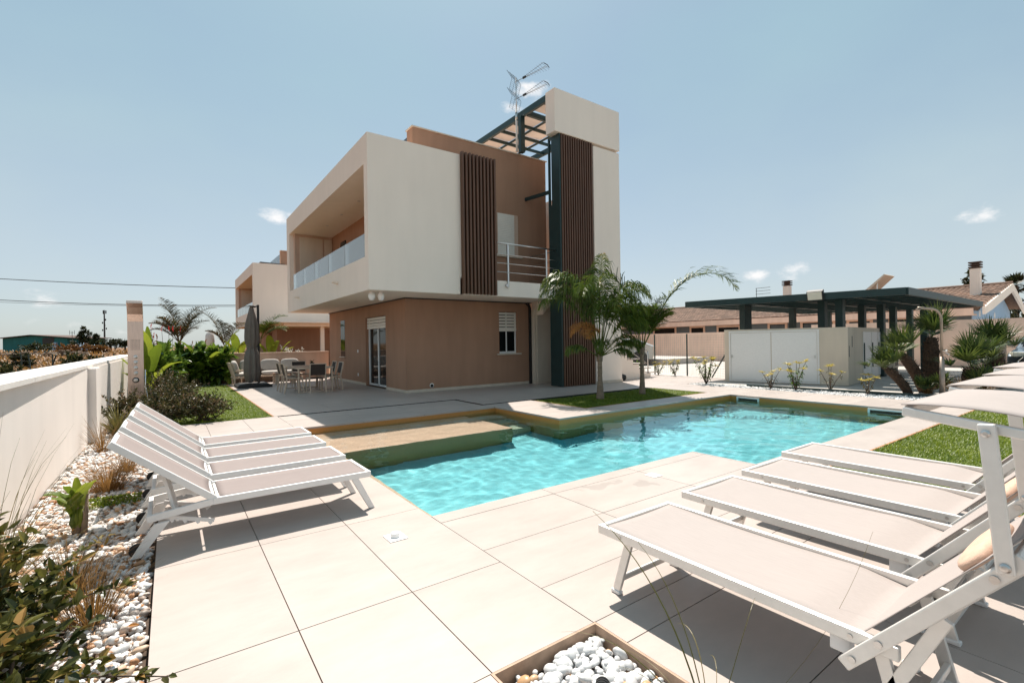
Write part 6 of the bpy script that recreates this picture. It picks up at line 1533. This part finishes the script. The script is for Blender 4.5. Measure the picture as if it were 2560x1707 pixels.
for (x, y, lb) in ((-.55, 5.68, 'bright green creeping sedum patch on the pebbles behind the sprout'), (-.36, 5.66, 'bright green creeping sedum patch by the white lounger legs')):
    mb = MB(); n = 420; r_ = .17 * np.sqrt(g.uniform(0, 1, n)); a = g.uniform(0, 6.28, n); mb.leaves(np.stack([x + r_ * np.cos(a) * 1.3, y + r_ * np.sin(a), .0 + .05 * (1 - r_ / .17) * g.uniform(.3, 1, n)], 1), g.normal(0, .6, (n, 3)) + [0, 0, .7], g.normal(0, .4, (n, 3)) + [0, 0, 1], .03, .013, g.uniform(.1, .9, n)); tag(mb.build('sedum_patch', 'banana'), lb, 'plant', 'creeping green patches')
# long grass blades arching over the bottom right of the view, rooted in the small pebble bed
t = thing('ornamental_grass', (1.52, .98, -.05), 'long arching ornamental grass blades rising from the small white pebble bed', 'grass clump')
mb = MB(); base = np.array([1.55, .98, -.05]); S_ = []
for (tip, ctl, w) in (((1.62, 1.62, .60), (1.62, 1.15, .42), .008), ((1.70, 1.42, .50), (1.66, 1.12, .36), .006), ((1.35, 1.55, .16), (1.45, 1.25, .30), .006), ((1.72, 1.25, .20), (1.70, 1.1, .34), .005), ((1.95, 1.02, .34), (1.80, .95, .42), .006), ((1.42, 1.34, .10), (1.45, 1.15, .20), .004), ((1.76, 1.12, .12), (1.68, 1.0, .26), .004),
                      ((2.30, .72, .62), (2.05, .80, .12), .006), ((1.28, 1.42, .04), (1.38, 1.2, .12), .004), ((1.60, 1.45, .04), (1.58, 1.2, .16), .003)):
    tip, ctl = np.array(tip), np.array(ctl); s = np.linspace(0, 1, 14)[:, None]; C = (1 - s) ** 2 * base + 2 * s * (1 - s) * ctl + s * s * tip; S_.append((C, w))
mb.strips(np.stack([c for c, w in S_]), np.tile(nrm(np.array([.8, -.4, .3])), (len(S_), 1)), np.stack([w * np.linspace(1, .3, 14) for c, w in S_]), g.uniform(.1, .8, len(S_))); mb.build('blade', 'grassgreen', t)

# ------------------------------------------------------------------ beyond the left wall
t = thing('teal_barn', (-23, 140, .4), 'long teal farm building with a low roof far across the dry field', 'building')
P0, P1 = np.array([-28.6, 143.6]), np.array([-17.6, 135.7]); e = (P1 - P0) / np.linalg.norm(P1 - P0); nb = np.array([-e[1], e[0]]); LB = np.linalg.norm(P1 - P0)
mb = MB(); mb.extrude([(0, 0), (LB, 0), (LB, 3.15), (LB * .47, 3.75), (0, 3.25)], (*P0, .35), (*e, 0), (0, 0, 1), (*(nb * 9), 0)); mb.build('wall', 'teal', t)
mb = MB()
for a, b in (((-.5, 3.27), (LB * .47, 3.85)), ((LB * .47, 3.85), (LB + 1.4, 3.12))): mb.extrude([a, b, (b[0], b[1] + .13), (a[0], a[1] + .13)], (*(P0 - nb * .6), .35), (*e, 0), (0, 0, 1), (*(nb * 10.2), 0)); 
mb.build('roof', 'clay', t)
mb = MB(); mb.extrude([(LB * .62, 1.2), (LB * .80, 1.2), (LB * .80, 3.3), (LB * .62, 3.3)], (*(P0 - nb * .02), .35), (*e, 0), (0, 0, 1), (*(-nb * .03), 0)); mb.build('doorway', 'black', t)
mb = MB(); mb.extrude([(LB * .80, .2), (LB * .86, .2), (LB * .86, 2.3), (LB * .80, 2.3)], (*(P0 - nb * .05), .35), (*e, 0), (0, 0, 1), (*(-nb * .4), 0)); mb.build('pilaster', 'blue', t)
mb = MB(); mb.extrude([(LB, 0), (LB + 2.0, 0), (LB + 2.0, 1.9), (LB, 2.1)], (*P0, .35), (*e, 0), (0, 0, 1), (*(nb * 4), 0)); mb.build('annex', 'teal', t)
mb = MB(); mb.extrude([(LB + 1.9, 0), (LB + 3.6, 0), (LB + 3.6, 1.1), (LB + 1.9, 2.1)], (*(P0 - nb * .3), .35), (*e, 0), (0, 0, 1), (*(nb * 4), 0)); mb.build('gable', 'blue', t)
t = thing('aerial_pole', (-16.6, 135.0, .5), 'thin aerial pole beside the teal farm building', 'antenna'); mb = MB(); mb.tube([(-16.6, 134, .3), (-16.6, 134, 4.9)], .05, n=6); mb.box(-17.0, -16.2, 133.95, 134.0, 4.6, 4.66); mb.box(-17.0, -16.95, 133.9, 134.1, 4.2, 5.1); mb.box(-16.25, -16.2, 133.9, 134.1, 4.2, 5.1); mb.build('aerial', 'wire', t)
t = thing('telecom_mast', (-16.8, 196.7, .5), 'tall dark telecom mast standing beyond the trees', 'mast')
mb = MB(); mb.tube([(-16.8, 196.7, .3), (-16.8, 196.7, 13.2)], [.28, .16], n=10); mb.build('pole', 'wire', t)
mb = MB()
for (a, z, r_) in ((0, 12.6, .4), (2.1, 12.5, .4), (4.2, 12.6, .4), (1, 10.2, .5), (3.5, 9.2, .45), (5, 8.4, .5), (.5, 7.4, .5), (3, 6.9, .45)): mb.obox((-16.8 + math.cos(a) * r_, 196.7 + math.sin(a) * r_, z), (.14, 0, 0), (0, .14, 0), (0, 0, .5 if z > 12 else .28))
mb.build('panel_antenna', 'wire', t)
def tree(x, y, h, r_, label, seed, m='treeleaf', name='tree', n=900, L=.5, trunk=.2, z0=None, conifer=False, group='trees beyond the garden'):
    z0 = float(terrain_z(x, y)) if z0 is None else z0
    t = thing(name, (x, y, z0), label, 'tree', group); gg = np.random.default_rng(seed); q = MB(); q.tube([(x, y, z0 - .1), (x + .03 * h, y, z0 + h * .45), (x, y, z0 + h * .9)], [trunk, trunk * .6, trunk * .15], n=7); q.build('trunk', 'bark', t)
    q = MB()
    if conifer:
        for k in range(9):
            f = k / 8; bush_leaves(q, None, (x + gg.normal() * r_ * .25 * (1 - f), y + gg.normal() * r_ * .2 * (1 - f), z0 + h * (.28 + .7 * f)), (r_ * (1.05 - .85 * f), r_ * (1.05 - .85 * f), h * .06), n // 9, L, gg, tint=(0, .8), up=.1)
    else:
        for k in range(5): bush_leaves(q, None, (x + gg.normal() * r_ * .45, y + gg.normal() * r_ * .4, z0 + h * gg.uniform(.48, .72)), (r_ * .6, r_ * .6, h * .27), n // 5, L, gg, tint=(0, .9))
    q.build('crown', m, t); return t
tree(-13.2, 120, 4.4, 2.0, 'dark conifer with a bare top beside the teal building', 81, conifer=True, name='conifer', L=.55)
tree(-11.4, 119, 3.2, 1.3, 'small spiky dark tree between the conifer and the telecom mast', 82, conifer=True, L=.5)
tree(-9.2, 117.4, 2.9, 1.7, 'round dark olive tree below the telecom mast', 83, L=.4)
tree(-7.0, 116, 2.8, 1.6, 'round dark olive tree beside the head of the copper shower', 84, L=.4)
tree(-6.2, 128, 4.0, .9, 'narrow dark conifer peeping over the olive trees', 85, conifer=True, name='conifer', L=.5)
for k, (x, y, h, r_, m, lb) in enumerate(((-4.17, 33.8, 1.0, .65, 'treeleaf', 'dark green bush in the field just over the wall, larger of two'), (-3.2, 33.1, .85, .6, 'treeleaf', 'dark green bush in the field just over the wall, smaller of two'), (-3.85, 19.8, .95, .55, 'treeleaf', 'dark bush close behind the white wall, lowest and nearest to it'), (-7.6, 42, 1.05, .7, 'treeleaf', 'low dark bush in the dry field behind the bush at the wall'),
                                    (-12.8, 98, 1.6, 1.6, 'treeleaf2', 'orange brown scrub in front of the teal building gable'), (-10.5, 96, 1.5, 1.5, 'treeleaf2', 'orange brown scrub under the round olive trees'), (-8.6, 95, 1.3, 1.3, 'treeleaf2', 'orange brown scrub between the olive trees and the copper shower'), (-21, 128, 1.9, 3.0, 'treeleaf', 'dark scrub mound in front of the teal building'))):
    z0 = float(terrain_z(x, y)); shrub('field_bush', x, y, (x, y, z0 + h * .45), (r_, r_ * .8, h * .55), 700, .10 + .0035 * y, m, lb, nst=4, group='bushes in the dry field', z0=z0)
# dry stone wall and field fence
t = thing('dry_stone_wall', (-14, 84, .4), 'low tumbled dry stone wall across the field', 'wall'); P = []; gg = np.random.default_rng(9)
for k in range(420):
    u = k / 420; P.append((-19 + 10.5 * u + gg.normal() * .15, 87.4 - 6.6 * u + gg.normal() * .3, .48 + abs(gg.normal()) * .2))
mb = MB(); pebbles(mb, np.array(P), gg.uniform(.14, .28, len(P)), ICO1, gg); mb.build('stones', 'stone', t)
t = thing('field_fence', (-5, 34.5, .2), 'rusty field fence of thin posts and wire beyond the white wall', 'fence')
FPs = [(-7.6, 36.3, 0), (-6.35, 35.3, .02), (-5.95, 35.0, .10), (-5.05, 34.4, -.02), (-2.42, 32.5, 0), (-1.0, 31.4, 0)]
for (x, y, ln) in FPs:
    mb = MB(); z = float(terrain_z(x, y)); mb.bar((x, y, z), (x - ln, y, z + .95), .05, .05); mb.build('post', 'steel', t)
mb = MB(); mb.bar((-4.86, 34.2, 1.08), (-5.12, 34.5, .3), .05, .05); mb.build('brace', 'steel', t)
mb = MB()
for z in (.35, .6, .85): mb.tube([(x - ln * z, y, float(terrain_z(x, y)) + z) for x, y, ln in FPs], .008, n=4)
mb.build('wire', 'wire', t)
gg = np.random.default_rng(10); mb = MB(); n = 5200; yy = 24 * (5.2 ** gg.uniform(0, 1, n)); xx = -1.6 - (yy * .32) * gg.uniform(0, 1, n); zz = terrain_z(xx, yy); az = gg.uniform(0, 6.28, n); sc = .10 + .0035 * yy
B = np.stack([xx, yy, zz], 1); T = np.stack([np.cos(az) * .5, np.sin(az) * .5, np.ones(n)], 1) * (sc * gg.uniform(.6, 1.3, n))[:, None]
mb.strips(np.stack([B, B + T * .6, B + T + np.stack([np.cos(az), np.sin(az), 0 * az], 1) * sc[:, None] * .3], 1), np.stack([-np.sin(az), np.cos(az), 0 * az], 1), (sc[:, None] * np.array([.35, .28, .04])), gg.uniform(0, .85, n))
tag(mb.build('dry_grass', 'grassdry'), 'dry orange grass covering the field beyond the wall', 'grass', kind='stuff')
for (z0, z1, z2, r_, lb) in ((7.02, 6.43, 6.02, .028, 'upper overhead cable crossing the sky to the neighbouring villa'), (5.33, 4.83, 4.63, .026, 'thicker lower overhead cable, just above the copper shower'), (5.16, 4.74, 4.53, .014, 'thin lowest overhead cable under the thicker one')):
    c = np.polyfit([0, 9.56, 18.58], [z0, z1, z2], 2); s = np.linspace(-40, 34, 60); d0 = np.array([-10.98, 54.66]); d1 = nrm(np.array([15.11, -10.84]))
    mb = MB(); mb.tube([(*(d0 + d1 * u), float(np.polyval(c, u))) for u in s], r_, n=5); tag(mb.build('overhead_cable', 'wire'), lb, 'cable', 'overhead cables')
# trees behind the tiled house
tree(61.7, 11.0, 7.2, 3.0, 'dark spiky conifer behind the chimney by the blue gable', 91, conifer=True, name='conifer', z0=0, n=1000, L=.5, trunk=.25)
def tall_fan(x, y, h, label, seed):
    t = thing('washington_palm', (x, y, 0), label, 'palm tree'); gg = np.random.default_rng(seed); q = MB(); q.tube([(x, y, 0), (x + .2, y, h * .5), (x, y, h)], [.3, .22, .2], n=9); q.build('trunk', 'bark', t); q = MB()
    for k in range(34):
        a = k * 2.4; el = gg.uniform(-.9, 1.3); fan_leaf(q, (x, y, h), (math.cos(a) * math.cos(el), math.sin(a) * math.cos(el), math.sin(el)), .95, .8, gg, n=14, w=.10, tint=.25)
    q.build('crown', 'treeleaf', t)
tall_fan(79, 10.6, 6.9, 'tall round headed palm beyond the blue gable', 92)
for (x, y, h, r_, lb) in ((47.5, 8.0, 3.9, 1.5, 'dense dark hedge tree touching the eave of the blue gable'), (51.5, 6.3, 4.4, 1.8, 'dense dark tree with pale blooms below the tall round headed palm'), (49, 4.0, 3.8, 1.6, 'lower dense tree behind the slate blue car')):
    t = tree(x, y, h, r_, lb, int(x * 10), z0=0, n=1500, L=.24, trunk=.15)
tree(40, 12.5, 4.6, .5, 'small conifer top peeping over the carport roof corner', 95, conifer=True, name='conifer', z0=0, n=500, L=.25, trunk=.08)
tall_fan(-40.5, 74.5, 5.6, 'palm head standing far beyond the teal building', 96)
